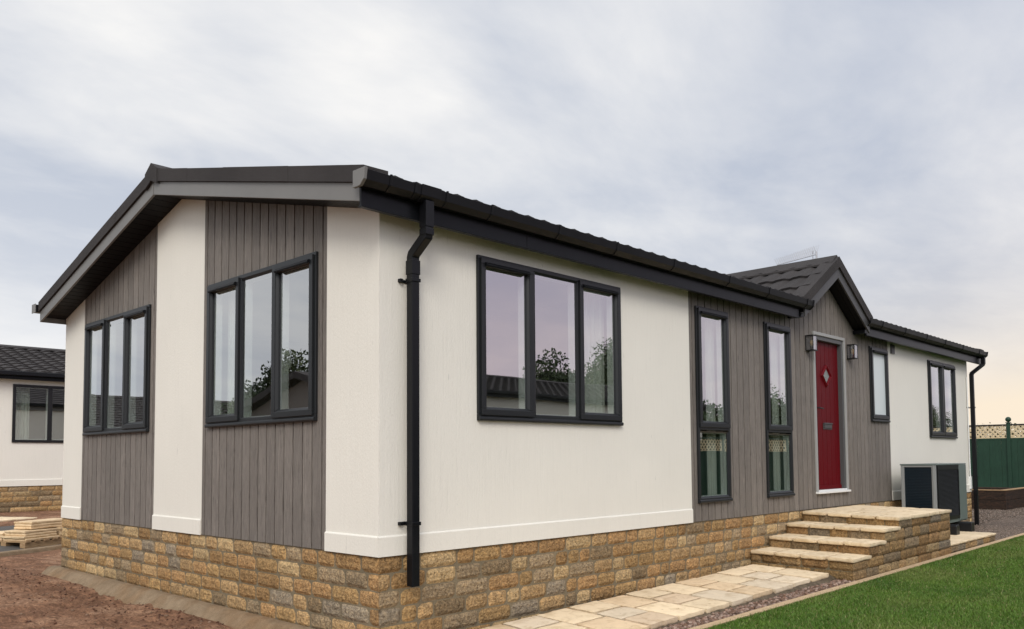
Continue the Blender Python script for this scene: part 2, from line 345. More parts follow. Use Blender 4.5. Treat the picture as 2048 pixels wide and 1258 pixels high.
# ---------------------------------------------------------------- geometry helpers on wall planes
# 'L': long wall, faces -Y, u = x.   'G': gable wall, faces -X, u = y.   o = offset outwards
class Pl:
    def __init__(s, kind, off=0.0): s.k = kind; s.off = off
    def __call__(s, u, o, z):
        if s.k == 'L': return (u, s.off-o, z)
        if s.k == 'G': return (s.off-o, u, z)
        if s.k == 'E': return (s.off+o, u, z)     # faces +X
        if s.k == 'B': return (u, s.off+o, z)     # faces +Y
LW, GW = Pl('L'), Pl('G')
def pbox(mb, P, u0, u1, z0, z1, o0, o1, col=None): mb.box(P(u0, o0, z0), P(u1, o1, z1), col)
def pcell(mb, P, u0, u1, z0, zt0, zt1, o0, o1, col=None):
    mb.hexa([P(u0, o0, z0), P(u1, o0, z0), P(u1, o1, z0), P(u0, o1, z0), P(u0, o0, zt0), P(u1, o0, zt1), P(u1, o1, zt1), P(u0, o1, zt0)], col)
def panel(mb, P, u0, u1, z0, top, holes, o0, o1, extra=(), col=None):
    br = {u0, u1}
    for h in holes:
        for e in h[:2]:
            if u0 < e < u1: br.add(e)
    for e in extra:
        if u0 < e < u1: br.add(e)
    br = sorted(br)
    for a, b in zip(br[:-1], br[1:]):
        mid = (a+b)/2; segs = []; z = z0
        for h in sorted([h for h in holes if h[0]-1e-6 <= mid <= h[1]+1e-6], key=lambda h: h[2]):
            segs.append((z, h[2], h[2])); z = h[3]
        for s in segs: pcell(mb, P, a, b, s[0], s[1], s[2], o0, o1, col)
        pcell(mb, P, a, b, z, top(a), top(b), o0, o1, col)
def boards(name, P, u0, u1, z0, top, holes, parent, pitch=.13, extra=(), edge=.055, mat=None):
    bk = MB(); panel(bk, P, u0, u1, z0, top, holes, -.05, -.011, extra, (.3, .3, .3))
    n = max(1, round((u1-u0-2*edge)/pitch)); p = (u1-u0-2*edge)/n; g = .0078
    ed = [u0, u0+edge]+[u0+edge+p*(i+1) for i in range(n)]+[u1]
    for a, b in zip(ed[:-1], ed[1:]):
        t = .88+.24*rng.random(); a2 = a+(g if a > u0 else 0); b2 = b-(g if b < u1 else 0)
        panel(bk, P, a2, b2, z0, top, holes, -.012, 0.0, extra, (t, t, t*1.0))
    return bk.build(name, mat or M_grey, parent)
STONE = [((.40, .265, .125), 6), ((.44, .30, .155), 6), ((.47, .345, .19), 3.5), ((.34, .215, .10), 5), ((.34, .26, .165), 4), ((.30, .25, .185), 1.2), ((.40, .25, .12), 3), ((.25, .185, .11), 2)]
def stone_col(r):
    t = r.random()*sum(w_ for _, w_ in STONE)
    for c, w_ in STONE:
        t -= w_
        if t <= 0: break
    k = .82+.30*r.random(); return tuple(x*k for x in c)
def stones(mb, P, u0, u1, courses, r, lmin=.15, lmax=.30, face=0.0, deep=-.013, wrap0=False, wrap1=False, gap=.0065, dark=1.0, nz=4, amp=.006):
    """courses: list of (zbottom, ztop). Pillow-faced stones with a rough skin."""
    for ci, (zb, zt) in enumerate(courses):
        u = u0; first = True
        while u < u1-1e-4:
            L_ = lmin+(lmax-lmin)*r.random()
            if first: L_ *= (.6 if ci % 2 else 1.1)
            e = u+L_
            if u1-e < lmin*.75: e = u1
            c = tuple(x*dark for x in stone_col(r))
            a_ = u+(0 if (first and wrap0) else gap/2); b2 = e-(0 if (e >= u1 and wrap1) else gap/2)
            nu = max(3, int((b2-a_)/.032)); zb2 = zb+gap*.42; zt2 = zt-gap*.42
            vs = []; seed = r.random()*100; bul = .003+.006*r.random()
            for j in range(nz+1):
                for i in range(nu+1):
                    fu = i/nu; fz = j/nz; uu = a_+(b2-a_)*fu; zz = zb2+(zt2-zb2)*fz
                    eu = (i == 0 and not (first and wrap0)) or (i == nu and not (e >= u1 and wrap1)); ez = j in (0, nz)
                    nval = noise.noise((uu*24+seed, zz*24, seed))
                    if eu or ez:
                        o = deep
                        jz = .0035*noise.noise((uu*16, zz*9+seed, 3)); ju = .003*noise.noise((zz*16, seed, uu*9))
                        if ez: zz += jz
                        if eu: uu += ju
                        if eu and ez:
                            uu += (.006 if i == 0 else -.006); zz += (.006 if j == 0 else -.006)
                    else:
                        d = min(fu, 1-fu)*(b2-a_) if not ((first and wrap0 and fu < .5) or (e >= u1 and wrap1 and fu > .5)) else 1
                        d = min(d, min(fz, 1-fz)*(zt2-zb2)); k = min(1, d/.020)
                        o = face-.005*(1-k)+bul*k*.5+amp*nval
                    if (first and wrap0 and i == 0) or (e >= u1 and wrap1 and i == nu): o = face if not ez else deep*.5
                    if (first and wrap0 and i == 0): uu = u-face+(.006 if ez else 0)*0
                    vs.append(P(uu, o, zz))
            fs = [(j*(nu+1)+i, j*(nu+1)+i+1, (j+1)*(nu+1)+i+1, (j+1)*(nu+1)+i) for j in range(nz) for i in range(nu)]
            mb.add(vs, fs, c); u = e; first = False
def lum(c, k): return tuple(x*k for x in c)
def slab(mb, q, ztop, th, r, n=(8, 6), jit=.006, col=None, bulge=1.0):
    """riven flag: q = four xy corners (ccw), ztop = function or number"""
    col = col or lum((.76, .62, .42), .92+.13*r.random()); zf = ztop if callable(ztop) else (lambda x, y: ztop)
    nx, ny = n; sd_ = r.random()*50; q = [Vector((*p, 0)) for p in q]; ctr = sum(q, Vector())/4; g = []
    for j in range(ny+1):
        for i in range(nx+1):
            fx, fy = i/nx, j/ny; p = q[0]*(1-fx)*(1-fy)+q[1]*fx*(1-fy)+q[2]*fx*fy+q[3]*(1-fx)*fy
            brd = i in (0, nx) or j in (0, ny); h = .0025*noise.noise((p.x*7+sd_, p.y*7, 0))+.0015*noise.noise((p.x*22, p.y*22, sd_))
            if brd: p = p+(ctr-p).normalized()*(.006+jit*noise.noise((p.x*18, p.y*18, sd_))); h -= .004+.003*noise.noise((p.x*25, p.y*25, sd_+4))
            if (i in (0, nx)) and (j in (0, ny)): p = p+(ctr-p).normalized()*.006
            g.append((p.x, p.y, zf(p.x, p.y)+h))
    fs = [(j*(nx+1)+i, j*(nx+1)+i+1, (j+1)*(nx+1)+i+1, (j+1)*(nx+1)+i) for j in range(ny) for i in range(nx)]
    ring = [i for i in range(nx+1)]+[j*(nx+1)+nx for j in range(1, ny+1)]+[ny*(nx+1)+i for i in range(nx-1, -1, -1)]+[j*(nx+1) for j in range(ny-1, 0, -1)]
    base = list(g); lv = [list(ring)]
    for k, (dz_, out) in enumerate(((.3, .006), (.7, .004), (1.0, -.004))):
        row = []
        for idx in ring:
            p = Vector(base[idx]); d = Vector((p.x-ctr.x, p.y-ctr.y, 0)).normalized()
            p2 = p+d*((out if out < 0 else out*bulge)-(1-bulge)*.003+jit*1.1*bulge*noise.noise((p.x*30, p.y*30, sd_+k*3.3)))-Vector((0, 0, th*dz_)); row.append(len(g)); g.append(tuple(p2))
        lv.append(row)
    for a, b in zip(lv[:-1], lv[1:]):
        fs += [(a[i], b[i], b[(i+1) % len(ring)], a[(i+1) % len(ring)]) for i in range(len(ring))]
    fs.append(tuple(lv[-1][::-1])); mb.add(g, fs, col)

# tiled roof sheet -----------------------------------------------------------------
def tile_sheet(mb, org, U, V, lu, lv_, pitch=.185, course=.37, amp=.016, step=.022, keep=None, su=6, phase=0):
    """org eave corner, U unit along the eave, V unit up the slope; rolled tiles in stepped courses"""
    org, U, V = Vector(org), Vector(U), Vector(V); Nn = U.cross(V).normalized()
    if Nn.z < 0: Nn = -Nn
    nu = int(lu/pitch*su); ncr = int(math.ceil(lv_/course)); du = lu/nu
    for c in range(ncr):
        v0 = c*course; v1 = min(lv_, (c+1)*course); vs = []; sh = (c % 2)*pitch*.0
        rows = [(v0, -.004-step), (v0, 0.0), (v0+(v1-v0)*.5, -step*.5), (v1+.01, -step*1.0)]
        for (v, dh) in rows:
            for i in range(nu+1):
                u = i*du; t = ((u+sh+phase)/pitch) % 1.0
                wv = math.sin(2*math.pi*t)*.6+math.sin(4*math.pi*t+.8)*.25
                h = amp*wv+dh+step
                if v == v0: vv = v-.012*wv
                else: vv = v
                vs.append(org+U*u+V*vv+Nn*h)
        fs = []
        for k in range(3):
            for i in range(nu):
                ids = (k*(nu+1)+i, k*(nu+1)+i+1, (k+1)*(nu+1)+i+1, (k+1)*(nu+1)+i)
                if keep:
                    cc = (vs[ids[0]]+vs[ids[2]])/2
                    if not keep(cc): continue
                fs.append(ids)
        mb.add(vs, fs)

# ================================================================ MAIN HOUSE
XE, W = 13.088, 6.123
YR = 3.055
G1, G2 = 3.874, 9.275
H1, H2, H3, H4 = .631, 2.577, 3.582, 5.515
OV = .27
house = thing('park_home', 'white and grey clad park home with red front door on a brick plinth', 'bungalow', (0, 0, -.6))
class HP:   # parent helper: house empty has a location, so compensate
    pass
def H(o):
    o.location = (0, 0, .6); return o
def hb(mb, name, mat, **k): return H(mb.build(name, mat, house, **k))
PX, PSL = 7.085, .62
def top_long(u): return 2.375
def top_porch(u): return max(2.375, 2.955-PSL*abs(u-PX))
def top_gable(y): return 3.115-.246*(YR-y) if y < YR else 3.115-.25*(y-YR)
WT = 2.2
wins = {}
# window table: plane, u0,u1,z0,z1
WIN = dict(a=(LW, .908, 2.705, .937, WT), b=(LW, 3.984, 4.625, .181, WT), c=(LW, 5.446, 6.086, .181, WT), e=(LW, 8.551, 9.207, 1.132, WT), f=(LW, 10.979, 12.317, .935, WT),
           p=(GW, .745, 2.47, .937, WT), q=(GW, 3.705, 5.419, .937, WT))
def hole(k, i=.035): _, a, b, c, d = WIN[k]; return (a+i, b-i, c+i, d-i)
DOOR = (6.732, 7.689, .183, 2.224)
# white wall panels
def white_panel(P, u0, u1, top, holes, extra=()):
    mb = MB(); panel(mb, P, u0, u1, 0, top, holes, -.05, .001, extra); hb(mb, 'wall_panel', M_white)
white_panel(LW, .05, G1, top_long, [hole('a')])
white_panel(LW, G2, XE, top_long, [hole('f')])
white_panel(GW, -.001, H1, top_gable, []); white_panel(GW, H2, H3, top_gable, [], (YR,)); white_panel(GW, H4, W, top_gable, [])
# base bands
def band(P, u0, u1, lip0=0, lip1=0):
    mb = MB(); a, b = u0-lip0, u1+lip1
    prof = [(.002, .0), (.013, .0), (.013, .128), (.009, .135), (.002, .139)]
    mb.prism([P(a, o, z-.004) for o, z in prof], [P(b, o, z-.004) for o, z in prof]); hb(mb, 'base_band', M_white)
band(LW, .0, G1-.002, .013, 0); band(LW, G2+.002, XE, 0, 0); band(GW, 0, H1-.002, 0, 0); band(GW, H2+.002, H3-.002); band(GW, H4+.002, W)
# grey boards
H(boards('cladding', GW, H1, H2, 0, top_gable, [hole('p')], house)); H(boards('cladding', GW, H3, H4, 0, top_gable, [hole('q')], house))
H(boards('cladding', LW, G1, G2, 0, top_porch, [hole('b'), hole('c'), hole('e'), (DOOR[0]+.02, DOOR[1]-.02, DOOR[2]+.01, DOOR[3]-.02)], house, extra=(PX, PX-.935, PX+.935)))
# rear and far walls + interior lining
mb = MB(); mb.box((0, W-.05, 0), (XE, W, 2.35)); panel(mb, Pl('E', XE), .05, W-.05, 0, top_gable, [], -.05, 0, (YR,)); hb(mb, 'rear_wall', M_white)
mb = MB(); mb.box((.05, .05, -.02), (XE-.05, W-.05, .02)); hb(mb, 'floor', M_intf)
mb = MB(); mb.box((.055, .055, 2.36), (XE-.055, W-.055, 2.39)); mb.box((3.6, .055, .03), (3.66, W-.055, 2.355)); mb.box((6.3, .055, .03), (6.36, W-.055, 2.355)); mb.box((8.2, .055, .03), (8.26, W-.055, 2.355)); mb.box((10.4, .055, .03), (10.46, W-.055, 2.355))
mb.box((3.7, 3.2, .03), (XE-.06, 3.26, 2.355)); hb(mb, 'partition', M_int)
# ---- brick plinth
CZ = [(-.006-.1165*(i+1), -.006-.1165*i) for i in range(6)]
r_ = random.Random(3)
mb = MB(); stones(mb, LW, 0, XE, CZ, r_, .14, .35, wrap0=True, wrap1=True); stones(mb, GW, 0, W, CZ[:5], r_, .19, .36, wrap0=True, wrap1=True)
stones(mb, Pl('E', XE), 0, W, CZ, r_, .25, .4, wrap0=True, wrap1=True)
hb(mb, 'brick_plinth', M_stone, smooth=False)
mb = MB(); mb.box((.0115, .0115, -.75), (XE-.0115, .09, -.003)); mb.box((.0115, .09, -.75), (.09, W-.0115, -.003)); mb.box((XE-.09, .09, -.75), (XE-.0115, W-.0115, -.003)); mb.box((.09, W-.09, -.75), (XE-.09, W-.0115, -.003)); hb(mb, 'mortar', M_mortar)

# ---- windows
def ring(mb, P, u0, u1, z0, z1, w_, o0, o1, wb=None, wt=None):
    wb = wb or w_; wt = wt or w_
    pbox(mb, P, u0, u1, z0, z0+wb, o0, o1); pbox(mb, P, u0, u1, z1-wt, z1, o0, o1)
    pbox(mb, P, u0, u0+w_, z0+wb, z1-wt, o0, o1); pbox(mb, P, u1-w_, u1, z0+wb, z1-wt, o0, o1)
def sash(P, u0, u1, z0, z1, par, vent=True, frost=False, fr=None, parent_fix=True, o=.0):
    fr = fr or M_frame
    mb = MB(); ring(mb, P, u0, u1, z0, z1, .046, -.022, .040+o)
    # glazing bead, chamfered
    a, b, c, d = u0+.046, u1-.046, z0+.046, z1-.046
    for (A, B, C_, D_) in (((a, c), (b, c), (b-.018, c+.018), (a+.018, c+.018)), ((b, c), (b, d), (b-.018, d-.018), (b-.018, c+.018)), ((b, d), (a, d), (a+.018, d-.018), (b-.018, d-.018)), ((a, d), (a, c), (a+.018, c+.018), (a+.018, d-.018))):
        mb.prism([P(A[0], .036+o, A[1]), P(B[0], .036+o, B[1]), P(C_[0], .016, C_[1]), P(D_[0], .016, D_[1])], [P(A[0], -.02, A[1]), P(B[0], -.02, B[1]), P(C_[0], -.02, C_[1]), P(D_[0], -.02, D_[1])])
    H2_ = mb.build('sash', fr, par, bevel=.003)
    if vent:
        v = MB(); uu0, uu1 = u0+.035, u1-.06; zv = z1-.062
        prof = [(.036, zv), (.060, zv-.004), (.064, zv+.010), (.056, zv+.026), (.036, zv+.030)]
        v.prism([P(uu0, q_[0]+o, q_[1]) for q_ in prof], [P(uu1, q_[0]+o, q_[1]) for q_ in prof]); v.build('trickle_vent', M_gutter, par, bevel=.002)
    pane(P, u0+.055, u1-.055, z0+.055, z1-.055, par, frost)
def pane(P, u0, u1, z0, z1, par, frost=False):
    mb = MB(); pbox(mb, P, u0, u1, z0, z1, -.004, .006); mb.build('pane', M_frost if frost else M_glass, par)
    s = MB(); ring(s, P, u0-.002, u1+.002, z0-.002, z1+.002, .013, -.075, -.006); s.build('inner_reveal', M_wp, par)
def window(k, sections, frost=False, handles=()):
    """sections: list of (u0,u1,z0,z1,'s'|'f') relative extents of sashes and fixed lights"""
    P, u0, u1, z0, z1 = WIN[k]
    mb = MB(); ring(mb, P, u0, u1, z0, z1, .036, -.05, .022, wb=.05)
    mb2 = mb
    for s in sections:
        a, b, c, d, t = s
        if a > u0+.1: pbox(mb, P, a-.022, a+.012, z0+.05, z1-.036, -.05, .024)
    zs = sorted({s[2] for s in sections})
    if len(zs) > 1: pbox(mb, P, u0+.036, u1-.036, zs[1]-.028, zs[1]+.012, -.05, .024)
    # projecting sill
    prof = [(.02, z0+.0), (.034, z0+.0), (.038, z0+.010), (.037, z0+.028), (.02, z0+.036)]
    mb.prism([P(u0+.001, q_[0], q_[1]) for q_ in prof], [P(u1-.001, q_[0], q_[1]) for q_ in prof])
    wd = hb(mb, 'window', M_frame, bevel=.004)
    for a, b, c, d, t in sections:
        if t == 's': sash(P, a, b, c, d, wd, True, frost)
        else:
            mbf = MB()
            for (A, B, C_, D_) in (((a, c), (b, c), (b-.016, c+.016), (a+.016, c+.016)), ((b, c), (b, d), (b-.016, d-.016), (b-.016, c+.016)), ((b, d), (a, d), (a+.016, d-.016), (b-.016, d-.016)), ((a, d), (a, c), (a+.016, c+.016), (a+.016, d-.016))):
                mbf.prism([P(A[0], .019, A[1]), P(B[0], .019, B[1]), P(C_[0], .010, C_[1]), P(D_[0], .010, D_[1])], [P(A[0], -.02, A[1]), P(B[0], -.02, B[1]), P(C_[0], -.02, C_[1]), P(D_[0], -.02, D_[1])])
            mbf.build('glazing_bead', M_frame, wd); pane(P, a+.01, b-.01, c+.01, d-.01, wd, frost)
    for (uh, zh) in handles:
        h = MB(); p0 = P(uh, -.06, zh-.05); h.box(P(uh-.012, -.045, zh-.035), P(uh+.012, -.030, zh+.035)); h.tube([P(uh, -.05, zh+.02), P(uh, -.085, zh+.02), P(uh, -.09, zh-.0), P(uh, -.088, zh-.10)], .008, 6)
        h.build('window_handle', M_wp, wd, smooth=True)
    return wd
def three(k, w1, w2):
    P, u0, u1, z0, z1 = WIN[k]; zb, zt = z0+.042, z1-.020
    return [(u0+.022, u0+w1, zb, zt, 's'), (u0+w1+.022, u1-w2-.012, z0+.05, z1-.036, 'f'), (u1-w2, u1-.022, zb, zt, 's')]
window('a', three('a', .605, .60), handles=[(1.52, 1.45)])
window('p', three('p', .595, .585), handles=[(1.28, 1.47)])
window('q', three('q', .595, .585))
for k in 'bc':
    P, u0, u1, z0, z1 = WIN[k]
    window(k, [(u0+.036, u1-.036, z0+.05, .915, 'f'), (u0+.022, u1-.022, .955, z1-.02, 's')])
P, u0, u1, z0, z1 = WIN['e']; window('e', [(u0+.022, u1-.022, z0+.042, z1-.02, 's')], frost=True)
P, u0, u1, z0, z1 = WIN['f']; window('f', [(u0+.022, (u0+u1)/2-.008, z0+.042, z1-.02, 's'), ((u0+u1)/2+.008, u1-.022, z0+.042, z1-.02, 's')])

# ---- front door
a, b, c, d = DOOR
mb = MB(); pbox(mb, LW, a, b, d-.040, d, -.04, .022); pbox(mb, LW, a, a+.035, c, d-.040, -.04, .022); pbox(mb, LW, b-.035, b, c, d-.040, -.04, .022)
door = hb(mb, 'front_door', M_trim, bevel=.003)
mb = MB(); pbox(mb, LW, a+.035, a+.085, c+.03, d-.040, -.075, .004); pbox(mb, LW, b-.085, b-.035, c+.03, d-.040, -.075, .004); pbox(mb, LW, a+.085, b-.085, d-.095, d-.040, -.075, .004); mb.build('door_frame', M_dframe, door, bevel=.004)
mb = MB(); pbox(mb, LW, a-.005, b+.012, c-.004, c+.022, -.05, .045); pbox(mb, LW, a+.03, b-.03, c+.0225, c+.04, -.07, .012); mb.build('threshold', M_wp, door, bevel=.004)
mb = MB(); l0, l1, lz0, lz1 = a+.086, b-.086, c+.042, d-.096; DO = -.052
nb = 6; pw = (l1-l0)/nb
pbox(mb, LW, l0, l1, lz0, lz1, -.09, DO-.005)
for i in range(nb): pbox(mb, LW, l0+pw*i+(.003 if i else 0), l0+pw*(i+1)-(.003 if i < nb-1 else 0), lz0, lz1, DO-.006, DO)
pbox(mb, LW, l0, l1, lz0, lz0+.05, DO-.002, DO+.012)
mb.build('door_leaf', M_red, door, bevel=.0015)
cu, cz, hu, hz_ = 7.222, 1.690, .150, .150
dm = [(cu-hu, cz), (cu, cz-hz_), (cu+hu, cz), (cu, cz+hz_)]
mb = MB()
for i in range(4):
    A, B = dm[i], dm[(i+1) % 4]; s_ = .62; m_ = .84
    f_ = lambda q_, s: (cu+(q_[0]-cu)*s, cz+(q_[1]-cz)*s)
    A1, B1, A2, B2 = f_(A, m_), f_(B, m_), f_(A, s_), f_(B, s_)
    mb.prism([LW(A[0], DO-.004, A[1]), LW(B[0], DO-.004, B[1]), LW(B1[0], DO-.004, B1[1]), LW(A1[0], DO-.004, A1[1])], [LW(A[0], DO+.006, A[1]), LW(B[0], DO+.006, B[1]), LW(B1[0], DO+.026, B1[1]), LW(A1[0], DO+.026, A1[1])])
    mb.prism([LW(A1[0], DO-.004, A1[1]), LW(B1[0], DO-.004, B1[1]), LW(B2[0], DO-.004, B2[1]), LW(A2[0], DO-.004, A2[1])], [LW(A1[0], DO+.026, A1[1]), LW(B1[0], DO+.026, B1[1]), LW(B2[0], DO+.004, B2[1]), LW(A2[0], DO+.004, A2[1])])
mb.build('diamond_frame', M_red, door)
mb = MB(); s_ = .64; dd = [(cu+(x-cu)*s_, cz+(z-cz)*s_) for x, z in dm]; mb.prism([LW(x, DO+.001, z) for x, z in dd], [LW(x, DO+.006, z) for x, z in dd]); mb.build('diamond_pane', M_dpane, door)
mb = MB(); pbox(mb, LW, l0+.035, l0+.062, 1.08, 1.33, DO, DO+.010); mb.tube([LW(l0+.048, DO, 1.262), LW(l0+.048, DO+.05, 1.262), LW(l0+.075, DO+.058, 1.262), LW(l0+.19, DO+.055, 1.255)], .009, 8); mb.build('handle', M_dark, door, smooth=False)
mb = MB(); pbox(mb, LW, 7.095, 7.365, .995, 1.078, DO, DO+.008); pbox(mb, LW, 7.115, 7.345, 1.010, 1.058, DO+.008, DO+.016); pbox(mb, LW, 7.10, 7.36, 1.062, 1.080, DO+.008, DO+.022); mb.build('letterbox', M_plate, door, bevel=.003)

# ---- roof
def roof_r(y): return 2.530+.24*(y+.15)
VR, VL = Vector((0, 1, .24)).normalized(), Vector((0, -1, .26)).normalized()
PTOP = 3.14
def keep_main(p): return not (p.z < PTOP-PSL*abs(p.x-PX)-.0 and p.y < 2.9 and abs(p.x-PX) < 1.02)
mb = MB()
x0r, x1r = -OV+.02, XE+.25
tile_sheet(mb, (x0r, -.215, roof_r(-.215)-.01), (1, 0, 0), VR, x1r-x0r, 3.27/VR.y, keep=keep_main, su=8, amp=.014, step=.020)
zpk = roof_r(YR)
tile_sheet(mb, (x0r, 6.18, zpk-.26*(6.18-YR)), (1, 0, 0), VL, x1r-x0r, (6.18-YR)/-VL.y, su=4, pitch=.37)
# underlay closing the roof from below
for xa, xb in ((x0r, 6.05), (8.12, x1r)):
    pr = lambda x: [(x, -.20, roof_r(-.20)-.03), (x, YR, zpk-.03), (x, YR, zpk-.06), (x, -.20, roof_r(-.20)-.06)]
    mb.prism(pr(xa), pr(xb))
pr = lambda x: [(x, 6.18, zpk-.26*(6.18-YR)-.03), (x, YR, zpk-.03), (x, YR, zpk-.06), (x, 6.18, zpk-.26*(6.18-YR)-.06)]
mb.prism(pr(x0r), pr(x1r))
roof = hb(mb, 'roof', M_roof)
# ridge caps
mb = MB(); n = 34; L_ = (x1r-x0r+.08)/n
for i in range(n):
    xa = x0r-.04+L_*i; xb = xa+L_+.03; e = .0+.006*(i % 2); w_ = .15
    A = [(xa, YR-w_, zpk-.24*w_+.02+e), (xa, YR, zpk+.062+e), (xa, YR+w_, zpk-.26*w_+.02+e), (xa, YR, zpk-.01)]
    mb.prism(A, [(xb, p[1], p[2]) for p in A])
mb.build('ridge_cap', M_roof, roof)
# verge flashings
def zbar(y): return 3.095-.24*(YR-y) if y < YR else 3.095-.26*(y-YR)
def verge(xf, sgn, ys):
    mb = MB()
    for i, (ya, yb) in enumerate(zip(ys[:-1], ys[1:])):
        e = .0015*(i % 2); w_ = .20
        A = [(xf-sgn*e, ya, zbar(ya)+.122), (xf+sgn*w_, ya, zbar(ya)+.122), (xf+sgn*w_, ya, zbar(ya)+.24), (xf-sgn*e, ya, zbar(ya)+.235+e)]
        B = [(xf-sgn*e, yb, zbar(yb)+.122), (xf+sgn*w_, yb, zbar(yb)+.122), (xf+sgn*w_, yb, zbar(yb)+.24), (xf-sgn*e, yb, zbar(yb)+.235+e)]
        mb.prism(A, B)
    return mb.build('verge', M_roof, roof)
yv = [-.215, .697, 1.679, 2.326, YR-.11]; yv2 = [YR+.11, 3.9, 4.9, 6.18]
verge(-OV-.02, 1, yv); verge(-OV-.02, 1, yv2); verge(XE+OV+.02, -1, [-.215, 1, 2, YR]); verge(XE+OV+.02, -1, [YR, 4, 5, 6.18])
mb = MB(); xf = -OV-.028; A = [(YR-.13, zbar(YR-.13)+.10), (YR-.13, zbar(YR-.13)+.245), (YR, zpk+.085), (YR+.13, zbar(YR+.13)+.245), (YR+.13, zbar(YR+.13)+.10), (YR, zbar(YR)+.125)]
mb.prism([(xf, y, z) for y, z in A], [(xf+.3, y, z) for y, z in A]); mb.build('ridge_end_cap', M_roof, roof)
# barge boards
def barge(xf, sgn):
    for ya, yb in ((-.145, YR-.001), (YR+.001, 6.155)):
        mb = MB(); mb.prism([(xf, ya, zbar(ya)), (xf+sgn*.022, ya, zbar(ya)), (xf+sgn*.022, ya, zbar(ya)+.121), (xf, ya, zbar(ya)+.121)], [(xf, yb, zbar(yb)), (xf+sgn*.022, yb, zbar(yb)), (xf+sgn*.022, yb, zbar(yb)+.121), (xf, yb, zbar(yb)+.121)])
        hb(mb, 'bargeboard', M_barge, bevel=.002)
barge(-OV, 1); barge(XE+OV, -1)
mb = MB(); pbox(mb, Pl('G', -OV), YR-.006, YR+.006, zbar(YR)-.002, zbar(YR)+.124, 0, .004); hb(mb, 'joint_strip', M_barge)
# soffit under each gable overhang: a grooved sheet, one piece
for (xa, xb) in ((-OV+.022, .0), (XE, XE+OV-.022)):
    for (ya, yb) in ((-.14, YR), (YR, 6.15)):
        nb_ = int((yb-ya)/.098); dy_ = (yb-ya)/nb_; prof = []
        for k in range(nb_):
            y0_, y1_ = ya+dy_*k, ya+dy_*(k+1)-.007
            prof += [(y0_, top_gable(y0_)-.004), (y1_, top_gable(y1_)-.004), (y1_+.0005, top_gable(y1_)+.008), (y1_+.0065, top_gable(y1_)+.008)]
        vs = []
        for xx in (xa, xb):
            vs += [(xx, y_, z_) for y_, z_ in prof]+[(xx, y_, top_gable(y_)+.016) for y_, z_ in prof]
        n_ = len(prof); fs = []
        for k in range(n_-1):
            fs += [(k, k+1, 2*n_+k+1, 2*n_+k), (n_+k, 3*n_+k, 3*n_+k+1, n_+k+1), (k, n_+k, n_+k+1, k+1), (2*n_+k, 2*n_+k+1, 3*n_+k+1, 3*n_+k)]
        mb = MB(); mb.add(vs, fs); hb(mb, 'soffit', M_soffit)
mb = MB()
for xa, xb in ((.0, 6.06), (8.1, XE)):
    mb = MB(); pr_ = [(.0, 2.352), (.066, 2.352), (.067, 2.357), (.071, 2.357), (.072, 2.352), (.145, 2.352), (.145, 2.366), (.0, 2.366)]; mb.prism([LW(xa, o_, z_) for o_, z_ in pr_], [LW(xb, o_, z_) for o_, z_ in pr_])
    hb(mb, 'soffit', M_soffit)
# eaves fascias
def fascia(xa, xb):
    mb = MB(); pbox(mb, LW, xa, xb, 2.290, 2.50, .146, .166); pbox(mb, LW, xa, xb, 2.286, 2.294, .13, .170)
    hb(mb, 'fascia', M_fascia, bevel=.002)
fascia(-OV+.0, 1.3); fascia(1.303, 6.03); fascia(8.07, XE+OV)
mb = MB(); mb.box((-OV, 6.155, 2.285), (XE+OV, 6.175, 2.43)); hb(mb, 'fascia', M_barge)
# gutters
def gutter(xa, xb, collars, capA, capB):
    outer = [(.168, 2.405), (.222, 2.405), (.262, 2.438), (.274, 2.500), (.268, 2.503)]; inner = [(.260, 2.50), (.254, 2.444), (.218, 2.412), (.176, 2.412), (.176, 2.49), (.168, 2.49)]
    pr = outer+inner
    mb = MB(); mb.prism([LW(xa, o, z) for o, z in pr], [LW(xb, o, z) for o, z in pr]); g = hb(mb, 'gutter', M_gutter)
    for x in collars:
        w_ = .008 if x != .236 else .085
        k = 1.05; oc = [(.168, 2.400), (.224, 2.400), (.268, 2.436), (.281, 2.508), (.268, 2.508), (.262, 2.44), (.220, 2.4045), (.168, 2.4045)]
        mb = MB(); mb.prism([LW(x-w_, o, z) for o, z in oc], [LW(x+w_, o, z) for o, z in oc]); mb.build('gutter_union', M_gutter, g, bevel=.002)
    for x, f_ in ((xa, capA), (xb, capB)):
        if f_:
            oc = [(.150, 2.398), (.226, 2.398), (.270, 2.434), (.282, 2.510), (.150, 2.510)]
            mb = MB(); mb.prism([LW(x-.012, o, z) for o, z in oc], [LW(x+.012, o, z) for o, z in oc]); mb.build('gutter_end_cap', M_barge if f_ == 2 else M_gutter, g, bevel=.003)
    return g
gutter(-OV-.045, 6.21, [-.11, .10, .236, .38, .82, 1.58, 2.34, 3.23, 4.25, 5.11, 6.05], 2, 1)
gutter(7.98, XE+OV+.03, [8.41, 9.29, 10.2, 11.07, 11.98, 12.92], 0, 1)
mb = MB(); mb.box((-OV-.045, 6.18, 2.40), (XE+.3, 6.29, 2.49)); hb(mb, 'gutter', M_gutter, bevel=.006)
mb = MB(); mb.box((-OV-.055, 6.172, 2.392), (-OV-.046, 6.298, 2.498)); hb(mb, 'gutter_end_cap', M_barge, bevel=.004)
